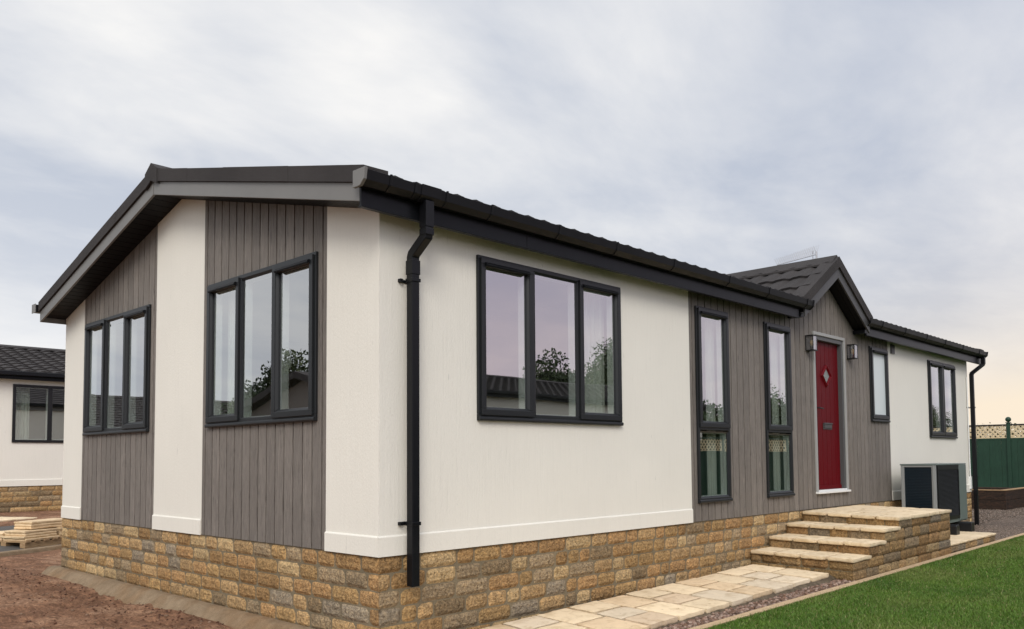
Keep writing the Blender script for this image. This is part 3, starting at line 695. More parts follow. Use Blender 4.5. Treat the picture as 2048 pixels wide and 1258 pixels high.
# down pipes: square section swept along a path in the plane x = const
def downpipe(x0, path, clips, w_=.065, s_end=None):
    """path: list of (o, z) centre points, top to bottom; or (dx, o, z)"""
    h = w_/2; pts = [Vector((p[0], -p[1], p[2])) if len(p) == 3 else Vector((0, -p[0], p[1])) for p in path]
    sec = []
    for i, p in enumerate(pts):
        t0 = (p-pts[i-1]).normalized() if i else (pts[1]-p).normalized(); t1 = (pts[i+1]-p).normalized() if i < len(pts)-1 else t0
        t = (t0+t1).normalized(); side = Vector((1, 0, 0)); nn = side.cross(t0).normalized(); nb_ = side.cross(t).normalized(); k = 1/max(.3, nb_.dot(nn))
        ch = .006
        sec.append([p+Vector((x0+h, 0, 0))+side*sx*h+nb_*sy*h*k for sx, sy in ((-1, -1), (1, -1), (1, 1), (-1, 1))])
    mb = MB(); vs = [v for s in sec for v in s]; fs = [(i*4+k, i*4+(k+1) % 4, i*4+4+(k+1) % 4, i*4+4+k) for i in range(len(sec)-1) for k in range(4)]+[(3, 2, 1, 0)]
    e = len(sec)-1; mb.add(vs, fs)
    dp = hb(mb, 'downpipe', M_gutter, bevel=.006)
    for z in clips:
        m2 = MB(); cy = path[-1][-2]; cx0 = x0+pts[-1].x
        pbox(m2, LW, cx0-.006, cx0+w_+.006, z-.012, z+.012, cy-h-.004, cy+h+.007); pbox(m2, LW, cx0-.045, cx0+w_+.045, z-.012, z+.012, .0, .008)
        pbox(m2, LW, cx0-.045, cx0-.02, z-.012, z+.012, .0, .030)
        m2.build('pipe_clip', M_gutter, dp, bevel=.002)
    return dp
DPX = .203
dp = downpipe(DPX, [(.220, 2.41), (.220, 2.20), (.214, 2.172), (.082, 2.075), (.072, 2.05), (.072, -.215)], [1.89, .21])
for (za, zb, oo) in ((2.235, 2.415, .220), (2.18, 2.225, .220), (1.93, 2.03, .072)):
    mb = MB(); pbox(mb, LW, DPX-.004, DPX+.069, za, zb, oo-.0365, oo+.0365); mb.build('pipe_socket', M_gutter, dp, bevel=.003)
dp = downpipe(XE-.045, [(.215, .22, 2.41), (.215, .22, 2.30), (.20, .21, 2.27), (.02, .085, 2.12), (.0, .078, 2.09), (.0, .078, -.60)], [1.50, .28])
mb = MB(); mb.tube([(XE-.09, -.02, 2.05), (XE-.09, -.02, .25)], .010, 8); mb.box((XE-.125, -.036, .05), (XE-.055, 0, .27)); hb(mb, 'service_duct', M_wp)

# ---- porch gable
PB = lambda x: 2.922-PSL*abs(x-PX)     # underside of the porch barge boards
PF = .21
for sx in (-1, 1):
    mb = MB(); xe = PX+sx*.985; xi = PX+sx*.001
    pr = lambda x: [LW(x, PF-.022, PB(x)), LW(x, PF, PB(x)), LW(x, PF, PB(x)+.135), LW(x, PF-.022, PB(x)+.135)]
    mb.prism(pr(xi), pr(xe)); hb(mb, 'porch_bargeboard', M_barge_shaded if sx else M_barge, bevel=.002)
    mb = MB(); so_ = .052
    pr = lambda x: [LW(x, o_, PB(x)+so_+z_) for o_, z_ in ((0, 0), (.090, 0), (.091, .006), (.096, .006), (.097, 0), (.185, 0), (.185, .02), (0, .02))]
    mb.prism(pr(xi), pr(xe)); hb(mb, 'porch_soffit', M_soffit)
    # foot return of the barge
    mb = MB(); xq = PX+sx*.93
    mb.box(LW(xq, .0, 2.312), LW(PX+sx*1.01, .165, 2.36)); hb(mb, 'porch_foot', M_fascia)
pr_roof = MB()
zR = 3.165
for sx in (-1, 1):
    V = Vector((-sx, 0, PSL)).normalized(); ln = 1.045/abs(V.x)
    U = Vector((0, 1, 0)); org = (PX+sx*1.045, -.17, zR-PSL*1.045)
    tile_sheet(pr_roof, org, U, V, 2.9, ln, pitch=.23, course=.36, amp=.016, step=.03, su=10)
    pr_roof.prism([(PX, -.17, zR-.04), (PX+sx*1.04, -.17, zR-.04-PSL*1.04), (PX+sx*1.04, -.17, zR-.06-PSL*1.04), (PX, -.17, zR-.06)], [(PX, 2.7, zR-.04), (PX+sx*1.04, 2.7, zR-.04-PSL*1.04), (PX+sx*1.04, 2.7, zR-.06-PSL*1.04), (PX, 2.7, zR-.06)])
pr_o = hb(pr_roof, 'porch_roof', M_roof)
mb = MB()
for sx in (-1, 1):
    xi, xe = PX, PX+sx*1.06
    pr = lambda x: [LW(x, PF+.022, PB(x)+.137), LW(x, PF+.022, PB(x)+.272), LW(x, PF-.16, PB(x)+.280), LW(x, PF-.16, PB(x)+.137)]
    mb.prism(pr(xi), pr(xe))
mb.build('porch_verge', M_roof, pr_o)
mb = MB(); A = [(PX-.17, zR-.17*PSL+.012), (PX-.17, zR-.17*PSL+.035), (PX, zR+.055), (PX+.17, zR-.17*PSL+.035), (PX+.17, zR-.17*PSL+.012), (PX, zR-.01)]
mb.prism([(x, -.20, z) for x, z in A], [(x, 2.75, z) for x, z in A]); mb.build('porch_ridge', M_roof, pr_o)

# ---- lanterns, vent, aerial
def lantern(x):
    mb = MB(); z0, z1, w_, d_ = 1.955, 2.150, .115, .105
    pbox(mb, LW, x, x+w_, z0+.0, z1, .0, .012)
    pbox(mb, LW, x-.004, x+w_+.004, z1-.014, z1, .012, d_+.004); pbox(mb, LW, x-.004, x+w_+.004, z0, z0+.012, .012, d_+.004)
    for xx in (x, x+w_-.010):
        pbox(mb, LW, xx, xx+.010, z0+.012, z1-.014, d_-.010, d_)
    pbox(mb, LW, x+.045, x+.070, z0+.012, z0+.055, .045, .07)
    l = hb(mb, 'wall_lantern', M_dark, bevel=.0015)
    g = MB(); pbox(g, LW, x+.002, x+.005, z0+.012, z1-.014, .012, d_-.01); pbox(g, LW, x+w_-.005, x+w_-.002, z0+.012, z1-.014, .012, d_-.01); pbox(g, LW, x+.01, x+w_-.01, z0+.012, z1-.014, d_-.006, d_-.003); g.build('lantern_glass', M_lglass, l)
    b2 = MB(); b2.sphere(LW(x+.0575, .0575, z0+.098), .026, 10, sq=(.8, .8, 1.5)); b2.build('bulb', M_bulb, l, smooth=True)
lantern(6.530); lantern(7.792)
mb = MB(); pbox(mb, LW, 9.385, 9.515, 2.165, 2.298, 0, .02)
for i in range(6): pbox(mb, LW, 9.393, 9.507, 2.176+i*.019, 2.186+i*.019, .02, .026)
hb(mb, 'wall_vent', M_plate, bevel=.002)
mb = MB()
def on_y(px, py, y):
    d_ = px_dir(px, py); t = (y-CP.y)/d_.y; return CP+d_*t
B0, B1 = on_y(1555, 530, 1.25), on_y(1633, 509, 1.0)
mb.tube([B1+Vector((0, 0, .05)), (B1.x, B1.y, 2.78)], .014, 8)
mb.tube([B0, B1], .007, 6); mb.tube([B0-Vector((0, 0, .05)), B1-Vector((0, 0, .06))], .006, 6)
for i in range(22):
    p = B0.lerp(B1, i/21); l_ = .10+.05*i/21
    mb.tube([p, p+Vector((.03, -.03, l_))], .003, 4); mb.tube([p, p+Vector((-.03, .03, l_*.9))], .003, 4)
mb.tube([B1+Vector((0, .06, -.08)), B1+Vector((0, .06, .07))], .006, 6)
# bracket down to the roof so that it stands on it
hb(mb, 'aerial', M_alu)

# ---- curtains and things behind the glass (each hangs by itself)
def curtain(name, P, u0, u1, z0, z1, o, label, folds=8, d=.03):
    mb = MB(); n = folds*8; vs = []
    for k, z in enumerate((z0, z1)):
        for i in range(n+1):
            u = u0+(u1-u0)*i/n; vs.append(P(u+.004*math.sin(i*1.7), o+d*math.sin(2*math.pi*folds*i/n)*(.8+.4*noise.noise((i*.3, k, 0)))-.0, z))
    nv = len(vs); back = [tuple(Vector(v)-Vector(P(0, .003, 0))+Vector(P(0, 0, 0))) for v in vs]
    fs = [(i, i+1, n+2+i, n+1+i) for i in range(n)]
    mb.add(vs, fs); mb.add(back, fs); o_ = mb.build(name, M_curt, None, smooth=True, recalc=False); tag(o_, label, 'curtain', None); return o_
curtain('curtain', LW, 2.17, 2.66, .55, 2.2, -.14, 'pale net curtain behind the right casement of the big lawn-side window', 5)
curtain('curtain', LW, .96, 1.06, .55, 2.2, -.14, 'narrow bunched curtain at the left edge of the big lawn-side window', 2, .02)
curtain('curtain', GW, 2.18, 2.40, .6, 2.2, -.14, 'pale curtain behind the left casement of the nearer gable window', 3, .02)
curtain('curtain', GW, 5.10, 5.36, .6, 2.2, -.14, 'pale curtain in the farther gable window', 3, .02)
curtain('curtain', LW, 4.38, 4.56, .1, 2.2, -.12, 'pale curtain behind the first tall slim window', 2, .02)
curtain('curtain', LW, 5.86, 6.03, .1, 2.2, -.12, 'pale curtain behind the second tall slim window', 2, .02)
curtain('curtain', LW, 12.0, 12.26, .6, 2.2, -.12, 'pale curtain in the far two-light window', 3, .02)

# ================================================================ GROUND
mb = MB(); mb.add([(-900, -900, -.80), (900, -900, -.80), (900, 900, -.80), (-900, 900, -.80)], [(0, 1, 2, 3)]); mb.build('ground', M_ground, kind='structure', recalc=False)
KP, KD = Vector((.17, 9.0)), Vector((.902, .432)); KN = Vector((-.432, .902))
def K(s, t): p = KP+KD*t+KN*s; return p.x, p.y
# red soil in front of the gable
def soil_h(x, y):
    s = (Vector((x, y))-KP).dot(KN)
    h = -.675+.045*fbm(x*.6, y*.6, 2, 3)+.034*fbm(x*3, y*2.2, 5, 4)+.012*noise.noise((x*11, y*7, 1))+.008*noise.noise((x*26, y*20, 1))
    r = math.sin((x*.8+y*.45)*9+2*noise.noise((x, y, 0)))           # wheel and rake ridges
    h += .006*r*max(0, min(1, (-.4-x)/.8))
    dn = max(0, min(1, (x+.75)/.6)); h += .02*dn*(y < 6.4)*noise.noise((x*6, y*6, 9))
    if x > -.2 and y < 6.3: h = min(h, -.66)
    if s > -.35: h = h*(1-min(1, (s+.35)/.3))+(-.69)*min(1, (s+.35)/.3)
    if s > .02: h = -.79
    return h
xs = np.concatenate([np.arange(-9, -3, .2), np.arange(-3, .25, .028), np.arange(.25, 4.2, .12)]); ys = np.concatenate([np.arange(-6, 0, .25), np.arange(0, 4.5, .028), np.arange(4.5, 12, .05)])
V_ = np.array([(x, y, soil_h(x, y)) for y in ys for x in xs]); nx = len(xs)
F_ = []
for j in range(len(ys)-1):
    for i in range(nx-1):
        xm, ym = (xs[i]+xs[i+1])/2, (ys[j]+ys[j+1])/2
        if xm > .05 and ym < W-.1: continue
        F_ += [j*nx+i, j*nx+i+1, (j+1)*nx+i+1, (j+1)*nx+i]
raw_mesh('soil', V_, np.array(F_), 4, M_soil, kind='structure', smooth=True)
# clods
def rocks(name, pts, mat, cols, rnd, kind='stuff', flat=.7, sub=1):
    bmx = bmesh.new(); bmesh.ops.create_icosphere(bmx, subdivisions=sub, radius=1); bv = np.array([v.co[:] for v in bmx.verts]); bf = np.array([[v.index for v in f.verts] for f in bmx.faces]); bmx.free()
    n = len(pts); nv = len(bv); allv = np.zeros((n, nv, 3)); 
    rs = np.random.RandomState(rnd)
    for i, (x, y, z, s) in enumerate(pts):
        A = rs.normal(size=(3, 3)); q_, _ = np.linalg.qr(A); sc3 = np.array([1, .65+.35*rs.rand(), .5+.3*rs.rand()])
        d = bv*(1+.28*(rs.rand(nv, 1)-.5)); p = (d*sc3)@q_.T; p[:, 2] *= flat; allv[i] = p*s+np.array([x, y, z])
    fi = (bf[None]+(np.arange(n)*nv)[:, None, None]).reshape(-1)
    ci = rs.randint(0, len(cols), n); cc = np.array(cols)[ci]*(.75+.5*rs.rand(n, 1)); tint = np.repeat(cc, len(bf), axis=0)
    return raw_mesh(name, allv.reshape(-1, 3), fi, 3, mat, tint, kind=kind)
rr = random.Random(5); pts = []
for _ in range(3000):
    y = rr.uniform(.6, 8.5); x = -.17-abs(rr.gauss(0, .42)) if rr.random() < .6 else rr.uniform(-3.2, -.2)
    s = .003+.016*rr.random()**4
    pts.append((x, y, soil_h(x, y)+s*.3, s))
m = Mat('clod', rough=.95, spec=.15); m.color(m.tint()); m.bump(m.noise(90, 4, .7), .6, .006); M_clod = m.m
o = rocks('soil_clods', pts, M_clod, [(.13, .065, .042), (.17, .09, .06), (.10, .055, .04), (.24, .16, .11)], 1); tag(o, 'loose crumbs of red-brown soil scattered on the bare ground beside the gable', 'soil crumbs')
# concrete footing along the gable
rows0 = [(-.0, -.578, 0), (-.055, -.582, .004), (-.075, -.590, .008), (-.13, -.64, .014), (-.20, -.70, .018), (-.24, -.80, .0)]
rows = []
for a, b in zip(rows0[:-1], rows0[1:]):
    for k in range(4): f_ = k/4; rows.append(tuple(a[q]*(1-f_)+b[q]*f_ for q in range(3)))
rows.append(rows0[-1])
ys_ = np.arange(-.4, W+.20, .02); V_ = []
for y in ys_:
    for (x, z, a_) in rows:
        n3 = fbm(y*1.6, x*3, 7, 3); n4 = fbm(y*11, x*14, 3, 3)
        V_.append((x+a_*(.9*n3+.30*n4), y, z+a_*(.5*n3+.30*n4)))
k = len(rows); F_ = [q_ for j in range(len(ys_)-1) for i in range(k-1) for q_ in (j*k+i, j*k+i+1, (j+1)*k+i+1, (j+1)*k+i)]
o = raw_mesh('footing', np.array(V_), np.array(F_), 4, M_conc, kind='structure')
mb = MB(); ye = float(ys_[-1]); mb.add([(x, ye, z) for x, z, _ in rows0]+[(0, ye, -.8)], [tuple(range(7))]); mb.add([(0, ye, -.578), (-.055, ye, -.582), (-.2, ye, -.7), (0, ye, -.8)], [(0, 1, 2, 3)]); mb.box((.0, W, -.8), (.6, ye, -.585)); mb.build('footing_end', M_conc, o)
pts = []
for _ in range(420):
    y = rr.uniform(.3, 6.1); s = .003+.006*rr.random(); pts.append((-.012-.03*rr.random(), y, -.578, s))
# road, verge and the strip of ground by the neighbour
def strip(name, prof, mat, t0=-14, t1=26, kind='structure', dt=.25):
    ts = np.arange(t0, t1+.01, dt); k = len(prof); V_ = []
    for t in ts:
        for s, z in prof:
            x, y = K(s, t); V_.append((x, y, z))
    F_ = [q_ for j in range(len(ts)-1) for i in range(k-1) for q_ in (j*k+i, j*k+i+1, (j+1)*k+i+1, (j+1)*k+i)]
    return raw_mesh(name, np.array(V_), np.array(F_), 4, mat, kind=kind)
strip('road', [(.11, -.682), (2.6, -.485)], M_asph)
strip('kerb', [(0, -.80), (0, -.648), (.012, -.632), (.10, -.630), (.109, -.64), (.109, -.70)], M_conc, t0=-14, t1=1.6)
strip('soil_bank', [(2.55, -.52), (2.62, -.475), (3.0, -.44), (4.0, -.43), (5.2, -.41), (9, -.40)], M_soil)
sp = MB(); r4 = random.Random(11)
t = -6.0
while t < 3.2:
    L_ = .42+.2*r4.random()
    for s0, s1 in ((3.03, 3.48), (3.49, 3.94)):
        q_ = [K(s0, t+.006), K(s0, t+L_-.006), K(s1, t+L_-.006), K(s1, t+.006)]; slab(sp, q_, -.405, .035, r4, (4, 4), .006)
    t += L_
sp.build('garden_path', M_slab, kind='structure')

# ---- paved path along the house
def path_z(x, y): return -.50+.0194*(x-5.0)-.012*(y+.09)*(-1)
r5 = random.Random(21); mb = MB(); x = 4.93; i = 0
YA, YB = -.085, -.985
while x > .0:
    L_ = .385 if i else .40; x0 = x-L_; g = .0075; sh = lambda y: .105*y*0
    if i % 2 == 0: cuts = [0, .50+.05*(r5.random()-.5)*2, 1]
    else: cuts = [0, .32+.03*r5.random(), .65+.04*r5.random(), 1]
    ya_e = YA+.015*(r5.random()-.5); yb_e = YB-.02*(r5.random()-.3)
    for c0_, c1_ in zip(cuts[:-1], cuts[1:]):
        y1 = ya_e+(yb_e-ya_e)*c0_; y0 = ya_e+(yb_e-ya_e)*c1_
        skew = lambda yy: .11*yy
        q_ = [(x0+g+skew(y0), y0+g), (x-g+skew(y0), y0+g), (x-g+skew(y1), y1-g), (x0+g+skew(y1), y1-g)]
        dz_ = .007*(r5.random()-.5)
        slab(mb, q_, lambda a, b, d=dz_: path_z(a, b)+d, .040, r5, (9, 8), .006, bulge=.0 if c1_ < 1 else .35, col=lum(r5.choice([(.80, .65, .44), (.80, .65, .44), (.74, .58, .40), (.76, .64, .47), (.70, .54, .35)]), .86+.20*r5.random()))
    x = x0; i += 1
path = mb.build('path', M_slab, kind='structure', smooth=False)
# mortar bed under and beside the path
V_ = []; xs_ = np.arange(-.6, 5.02, .04)
for x in xs_:
    zt = path_z(x, -.5)-.020
    for (y, dz_, a_) in ((-.0, -.02, .006), (-.05, -.018, .008), (-.12, -.016, .003), (-.5, -.016, .0), (-.95, -.018, .0), (-1.0, -.045, .008), (-1.03, -.075, .014), (-1.07, -.12, .012), (-1.12, -.2, 0)):
        V_.append((x+.105*y, y+a_*noise.noise((x*9, y*9, 0))*1.5, zt+dz_+a_*noise.noise((x*12, y*5, 3))))
k = 9; F_ = [q_ for j in range(len(xs_)-1) for i in range(k-1) for q_ in (j*k+i, j*k+i+1, (j+1)*k+i+1, (j+1)*k+i)]
m = Mat('dark_bed_mortar', rough=.9, spec=.2); a = m.noise(20, 5, .7); m.color(m.ramp(a, [(.3, (.06, .045, .03)), (.7, (.16, .125, .085))])); m.bump(a, .8, .012); M_bedmortar = m.m  # dark brown mortar that shows as dark joints between the flags
raw_mesh('path_bed', np.array(V_), np.array(F_), 4, M_bedmortar, kind='structure')

# ---- lawn edge levels
def edge_z(x): return -.605+.005*max(-4, min(x, 30)) if x < 12 else -.545
def EY(x): return -1.19
# gravel trench beside the path + gravel yard
mb = MB(); mb.add([(-1.0, -1.0, -.655), (5.2, -1.0, -.625), (5.2, -1.2, -.625), (-1.0, -1.2, -.655)], [(0, 3, 2, 1)]); mb.build('gravel_bed', M_gravel, kind='structure', recalc=False)
rr = random.Random(9); pts = []
for _ in range(4200):
    x = rr.uniform(.6, 4.95); y = rr.uniform(-1.195, -1.0); s = .008+.017*rr.random()
    lift_ = .02*rr.random()+.012*max(0, 1-abs(y+1.12)/.08)
    pts.append((x, y, -.650+.006*x+lift_+.010, s))
o = rocks('pebbles', pts, M_peb, [(.17, .095, .06), (.24, .15, .11), (.12, .07, .045), (.32, .23, .18), (.16, .11, .085)], 2, flat=.75); tag(o, 'reddish-brown pebbles filling the gap between the flagged path and the lawn edging', 'pebbles')
mb = MB(); V_ = []
mb.add([(8.2, -1.2, -.585), (60, -1.2, -.60), (60, 30, -.62), (XE+.0, 30, -.62), (XE, -.01, -.60), (8.2, -.01, -.585)], [(0, 1, 2, 3, 4, 5)]); mb.build('gravel_yard', M_gravel, kind='structure', recalc=False)
pts = []
for _ in range(26000):
    x = 9.6+12.6*rr.random()**1.25; y = rr.uniform(-1.17, 3.4 if x > XE else -.03)
    s = .006+.012*rr.random(); pts.append((x, y, -.592+.012*rr.random()*.5-.001*(x-9), s))
o = rocks('gravel', pts, M_peb, [(.13, .10, .09), (.19, .15, .135), (.27, .225, .20), (.09, .075, .07), (.22, .165, .14)], 3, flat=.8, sub=0 if False else 1) if False else None
bmx = None
def chips(name, pts, mat, cols, rnd):
    rs = np.random.RandomState(rnd); n = len(pts); P_ = np.array(pts)
    base = np.array([(1, 0, 0), (0, 1, 0), (-1, 0, 0), (0, -1, 0), (0, 0, .8), (0, 0, -.5)]); f = np.array([(0, 1, 4), (1, 2, 4), (2, 3, 4), (3, 0, 4), (1, 0, 5), (2, 1, 5), (3, 2, 5), (0, 3, 5)])
    v = base[None]*(.6+.7*rs.rand(n, 6, 1)); th = rs.rand(n)*6.28; c, s = np.cos(th), np.sin(th); x = v[..., 0]*c[:, None]-v[..., 1]*s[:, None]; y = v[..., 0]*s[:, None]+v[..., 1]*c[:, None]
    tl = (rs.rand(n, 2)-.5)*1.0; z = v[..., 2]+x*tl[:, :1]+y*tl[:, 1:]
    V = np.stack([x, y, z], -1)*P_[:, 3][:, None, None]+P_[:, None, :3]
    fi = (f[None]+(np.arange(n)*6)[:, None, None]).reshape(-1); ci = rs.randint(0, len(cols), n); cc = np.array(cols)[ci]*(.7+.6*rs.rand(n, 1))
    return raw_mesh(name, V.reshape(-1, 3), fi, 3, mat, np.repeat(cc, 8, axis=0), kind='stuff')
o = chips('gravel', pts, M_peb, [(.13, .098, .075), (.19, .145, .115), (.28, .225, .18), (.09, .068, .052), (.22, .16, .12)], 3); tag(o, 'dark grey-brown loose gravel of the yard at the far end of the house', 'gravel')
# stone edging strip of the lawn
mb = MB(); x = -2.0
while x < 24:
    L_ = .9; zc = edge_z(x+.45); zd = edge_z(x+1.35)
    a_, b2 = x+.0015, x+L_-.0015
    mb.prism([(a_, -1.19, edge_z(a_)-.12), (a_, -1.19, edge_z(a_)-.003), (a_, -1.197, edge_z(a_)), (a_, -1.262, edge_z(a_)), (a_, -1.268, edge_z(a_)-.003), (a_, -1.268, edge_z(a_)-.12)], [(b2, -1.19, edge_z(b2)-.12), (b2, -1.19, edge_z(b2)-.003), (b2, -1.197, edge_z(b2)), (b2, -1.262, edge_z(b2)), (b2, -1.268, edge_z(b2)-.003), (b2, -1.268, edge_z(b2)-.12)])
    x += L_
mb.build('lawn_edging', M_edge, kind='structure')
# lawn
mb = MB(); mb.add([(-1, -1.266, -.640), (12, -1.266, -.58), (24, -1.266, -.58), (24, -6.9, -.58), (12, -6.9, -.58), (-1, -6.9, -.640)], [(0, 5, 4, 1), (1, 4, 3, 2)]); mb.build('lawn', M_lawnbase, kind='structure', recalc=False)
rs = np.random.RandomState(4)
def blades(x0, x1, y0, y1, dens, hgt, wid, cond=None):
    n = int((x1-x0)*(y1-y0)*dens); x = x0+(x1-x0)*rs.rand(n); y = y0+(y1-y0)*rs.rand(n)
    if cond is not None: k = cond(x, y); x, y = x[k], y[k]
    n = len(x); z = np.where(x < 12, -.640+.005*(x+1)*.92, -.58)+.002
    h = hgt*(.55+.7*rs.rand(n)); az = rs.rand(n)*6.283; lean = (.15+.65*rs.rand(n))*h; la = rs.rand(n)*6.283
    wx, wy = np.cos(az)*wid*(.6+.8*rs.rand(n)), np.sin(az)*wid*(.6+.8*rs.rand(n))
    V = np.zeros((n, 5, 3))
    V[:, 0] = np.c_[x-wx, y-wy, z]; V[:, 1] = np.c_[x+wx, y+wy, z]
    mx, my = x+np.cos(la)*lean*.4, y+np.sin(la)*lean*.4
    V[:, 2] = np.c_[mx+wx*.8, my+wy*.8, z+h*.6]; V[:, 3] = np.c_[mx-wx*.8, my-wy*.8, z+h*.6]
    V[:, 4] = np.c_[x+np.cos(la)*lean, y+np.sin(la)*lean, z+h*(1-.15*lean/h)]
    pn = np.array([noise.noise((a*1.3, b*1.3, 0))+.5*noise.noise((a*5, b*5, 2)) for a, b in zip(x, y)])
    t = np.clip(.5+.55*pn+.25*(rs.rand(n)-.5), 0, 1)[:, None]
    c = np.array([.055, .125, .014])*(1-t)+np.array([.125, .215, .030])*t
    yl = np.clip(np.array([noise.noise((a*.9+7, b*1.6, 4)) for a, b in zip(x, y)])*1.6, 0, .55)[:, None]; c = c*(1-yl)+np.array([.17, .215, .05])*yl
    dry = rs.rand(n) < .07; c[dry] = np.array([.26, .23, .10]); c *= (.6+.75*rs.rand(n, 1))
    return V, c
Vs, Cs = [], []
for args in ((1.6, 6.0, -3.4, -1.262, 17000, .030, .0021), (6.0, 12.0, -2.7, -1.262, 11000, .030, .0028), (12, 23, -1.9, -1.262, 2500, .032, .004), (-1, 6, -6.9, -3.4, 3800, .034, .004), (6, 12, -6.9, -2.7, 2200, .034, .005), (12, 23, -6.9, -1.9, 900, .034, .007), (-1, 1.6, -3.4, -1.262, 5000, .032, .003)):
    V, c = blades(*args); Vs.append(V); Cs.append(c)
# longer fringe over the edging
V, c = blades(1.6, 14, -1.30, -1.262, 15000, .036, .0022); Vs.append(V); Cs.append(c)
V = np.concatenate(Vs); c = np.concatenate(Cs); n = len(V); off = (np.arange(n)*5)[:, None]
F_ = np.concatenate([(np.array([0, 1, 2])+off), (np.array([0, 2, 3])+off), (np.array([3, 2, 4])+off)], 1).reshape(-1)
o = raw_mesh('grass', V.reshape(-1, 3), F_, 3, M_grass, np.repeat(c, 3, axis=0), kind='stuff'); tag(o, 'short green mown grass of the lawn', 'grass')

# ================================================================ STONE STEPS
steps = thing('stone_steps', 'sandstone front steps of three treads and a flagged landing below the red door', 'steps', (5, 0, -.56))
def S(o): o.location = (-5, 0, .56); return o
SH = .11
def sx(x, y): return x+SH*y*(1.0 if x < 7 else 0)
r6 = random.Random(31)
zs = [-.365, -.245, -.125, -.005]; xf = [4.99, 5.42, 5.85, 6.27]; X_END = 7.93; TH = .034; YF = -1.18
base = MB(); core = MB()
cz = [(-.70, -.575), (-.575, -.455)]+[(z-TH-.088, z-TH-.002) for z in []]
levels = [-.70, -.575, -.395-.0, -.275, -.155, -.038]
levels = [-.72, -.600, -.498, -.395, -.275, -.155, -.037]
class PlS:   # riser plane, faces -X, skewed
    def __init__(s, x): s.x = x
    def __call__(s, u, o, z): return (sx(s.x, -u)-o, -u, z)
for i in range(4):
    xb = xf[i]+.035
    crs = [(levels[3+i-1] if i else -.50, levels[3+i])] if i else [(-.60, -.498), (-.498, -.395)]
    stones(base, PlS(xb), 0, -YF, crs, r6, .2, .34, wrap1=True, dark=.74, face=0)
FP = Pl('L', YF)
for k in range(len(levels)-1):
    z0, z1 = levels[k], levels[k+1]; i = max(0, k-2)
    stones(base, FP, xf[i]+.035+SH*YF, X_END-.02, [(z0, z1)], r6, .22, .50, wrap0=True, wrap1=True, dark=.72, face=0, gap=.005, deep=-.010)
EP = Pl('E', X_END-.02)
stones(base, EP, YF, 0, [(levels[k], levels[k+1]) for k in range(6)], r6, .2, .4, wrap0=True, dark=.8, face=0)
S(base.build('brick_base', M_stone, steps))
for i in range(4):
    zt = [-.395, -.275, -.155, -.037][i]; a0 = xf[i]+.035+.013
    core.prism([(sx(a0, 0), -.0125, -.80), (X_END-.033, -.0125, -.80), (X_END-.033, YF+.012, -.80), (sx(a0, YF), YF+.012, -.80)], [(sx(a0, 0), -.0125, zt), (X_END-.033, -.0125, zt), (X_END-.033, YF+.012, zt), (sx(a0, YF), YF+.012, zt)])
m = Mat('dark_mortar', rough=.95, spec=.2); a = m.noise(60, 4, .7); m.color(m.ramp(a, [(.3, (.13, .105, .06)), (.7, (.22, .18, .115))])); m.bump(a, .5, .005); M_mort2 = m.m
S(core.build('mortar_core', M_mort2, steps))
for i in range(3):
    mb = MB(); xa, xb = xf[i], xf[i+1]+.05; ny_ = 4; y = -.014; ye = YF-.03
    for k in range(ny_):
        y1 = y+(ye-y)*0; ya = -.014+(ye+.014)*k/ny_; yb = -.014+(ye+.014)*(k+1)/ny_; g = .007
        q_ = [(sx(xa, yb), yb+g), (sx(xb, yb), yb+g), (sx(xb, ya), ya-g), (sx(xa, ya), ya-g)]
        slab(mb, q_, zs[i]+.003*(r6.random()-.5), TH, r6, (8, 8), .006, bulge=.4)
    S(mb.build('tread', M_slab, steps))
mb = MB(); xa = xf[3]; xb = X_END+.02; nyl = 3
lx = [xa, xa+.40, xa+.86, xa+1.22, xb]
for j in range(4):
    cuts = [0, .27, .52, .76, 1] if j == 0 else ([0, .36, .68, 1] if j % 2 else [0, .5, 1])
    for c0_, c1_ in zip(cuts[:-1], cuts[1:]):
        ya, yb = -.014+(YF-.03+.014)*c0_, -.014+(YF-.03+.014)*c1_; g = .008
        q_ = [(sx(lx[j], yb)+g*(j > 0), yb+g), (sx(lx[j+1], yb) if j < 3 else xb, yb+g), (sx(lx[j+1], ya) if j < 3 else xb, ya-g), (sx(lx[j], ya)+g*(j > 0), ya-g)]
        slab(mb, q_, lambda a, b: -.005+.018*b, TH, r6, (9, 8), .006, bulge=.4)
S(mb.build('landing', M_slab, steps))
# low pad for the heat pump
pad = thing('paved_pad', 'low flagged stone pad carrying the outdoor heating unit', 'pad', (9, -.6, -.58))
mb = MB(); stones(mb, Pl('L', -1.145), 7.95, 10.0, [(-.70, -.590), (-.590, -.487)], r6, .2, .34, wrap1=True, dark=.85); stones(mb, Pl('E', 10.0), -1.145, -.02, [(-.70, -.590), (-.590, -.487)], r6, .2, .34, wrap0=True, dark=.85)
o = mb.build('brick_base', M_stone, pad); o.location = (-9, .6, .58)
mb = MB(); mb.box((7.95, -1.133, -.75), (9.988, -.013, -.487)); o = mb.build('mortar_core', M_mort2, pad); o.location = (-9, .6, .58)
mb = MB(); x = 7.96
while x < 10.0:
    L_ = .41
    for ya, yb in ((-.02, -.58), (-.585, -1.165)):
        slab(mb, [(x+.003, yb), (min(x+L_, 10.03)-.003, yb), (min(x+L_, 10.03)-.003, ya), (x+.003, ya)], -.458, .03, r6, (6, 6), .006)
    x += L_
o = mb.build('flags', M_slab, pad); o.location = (-9, .6, .58)

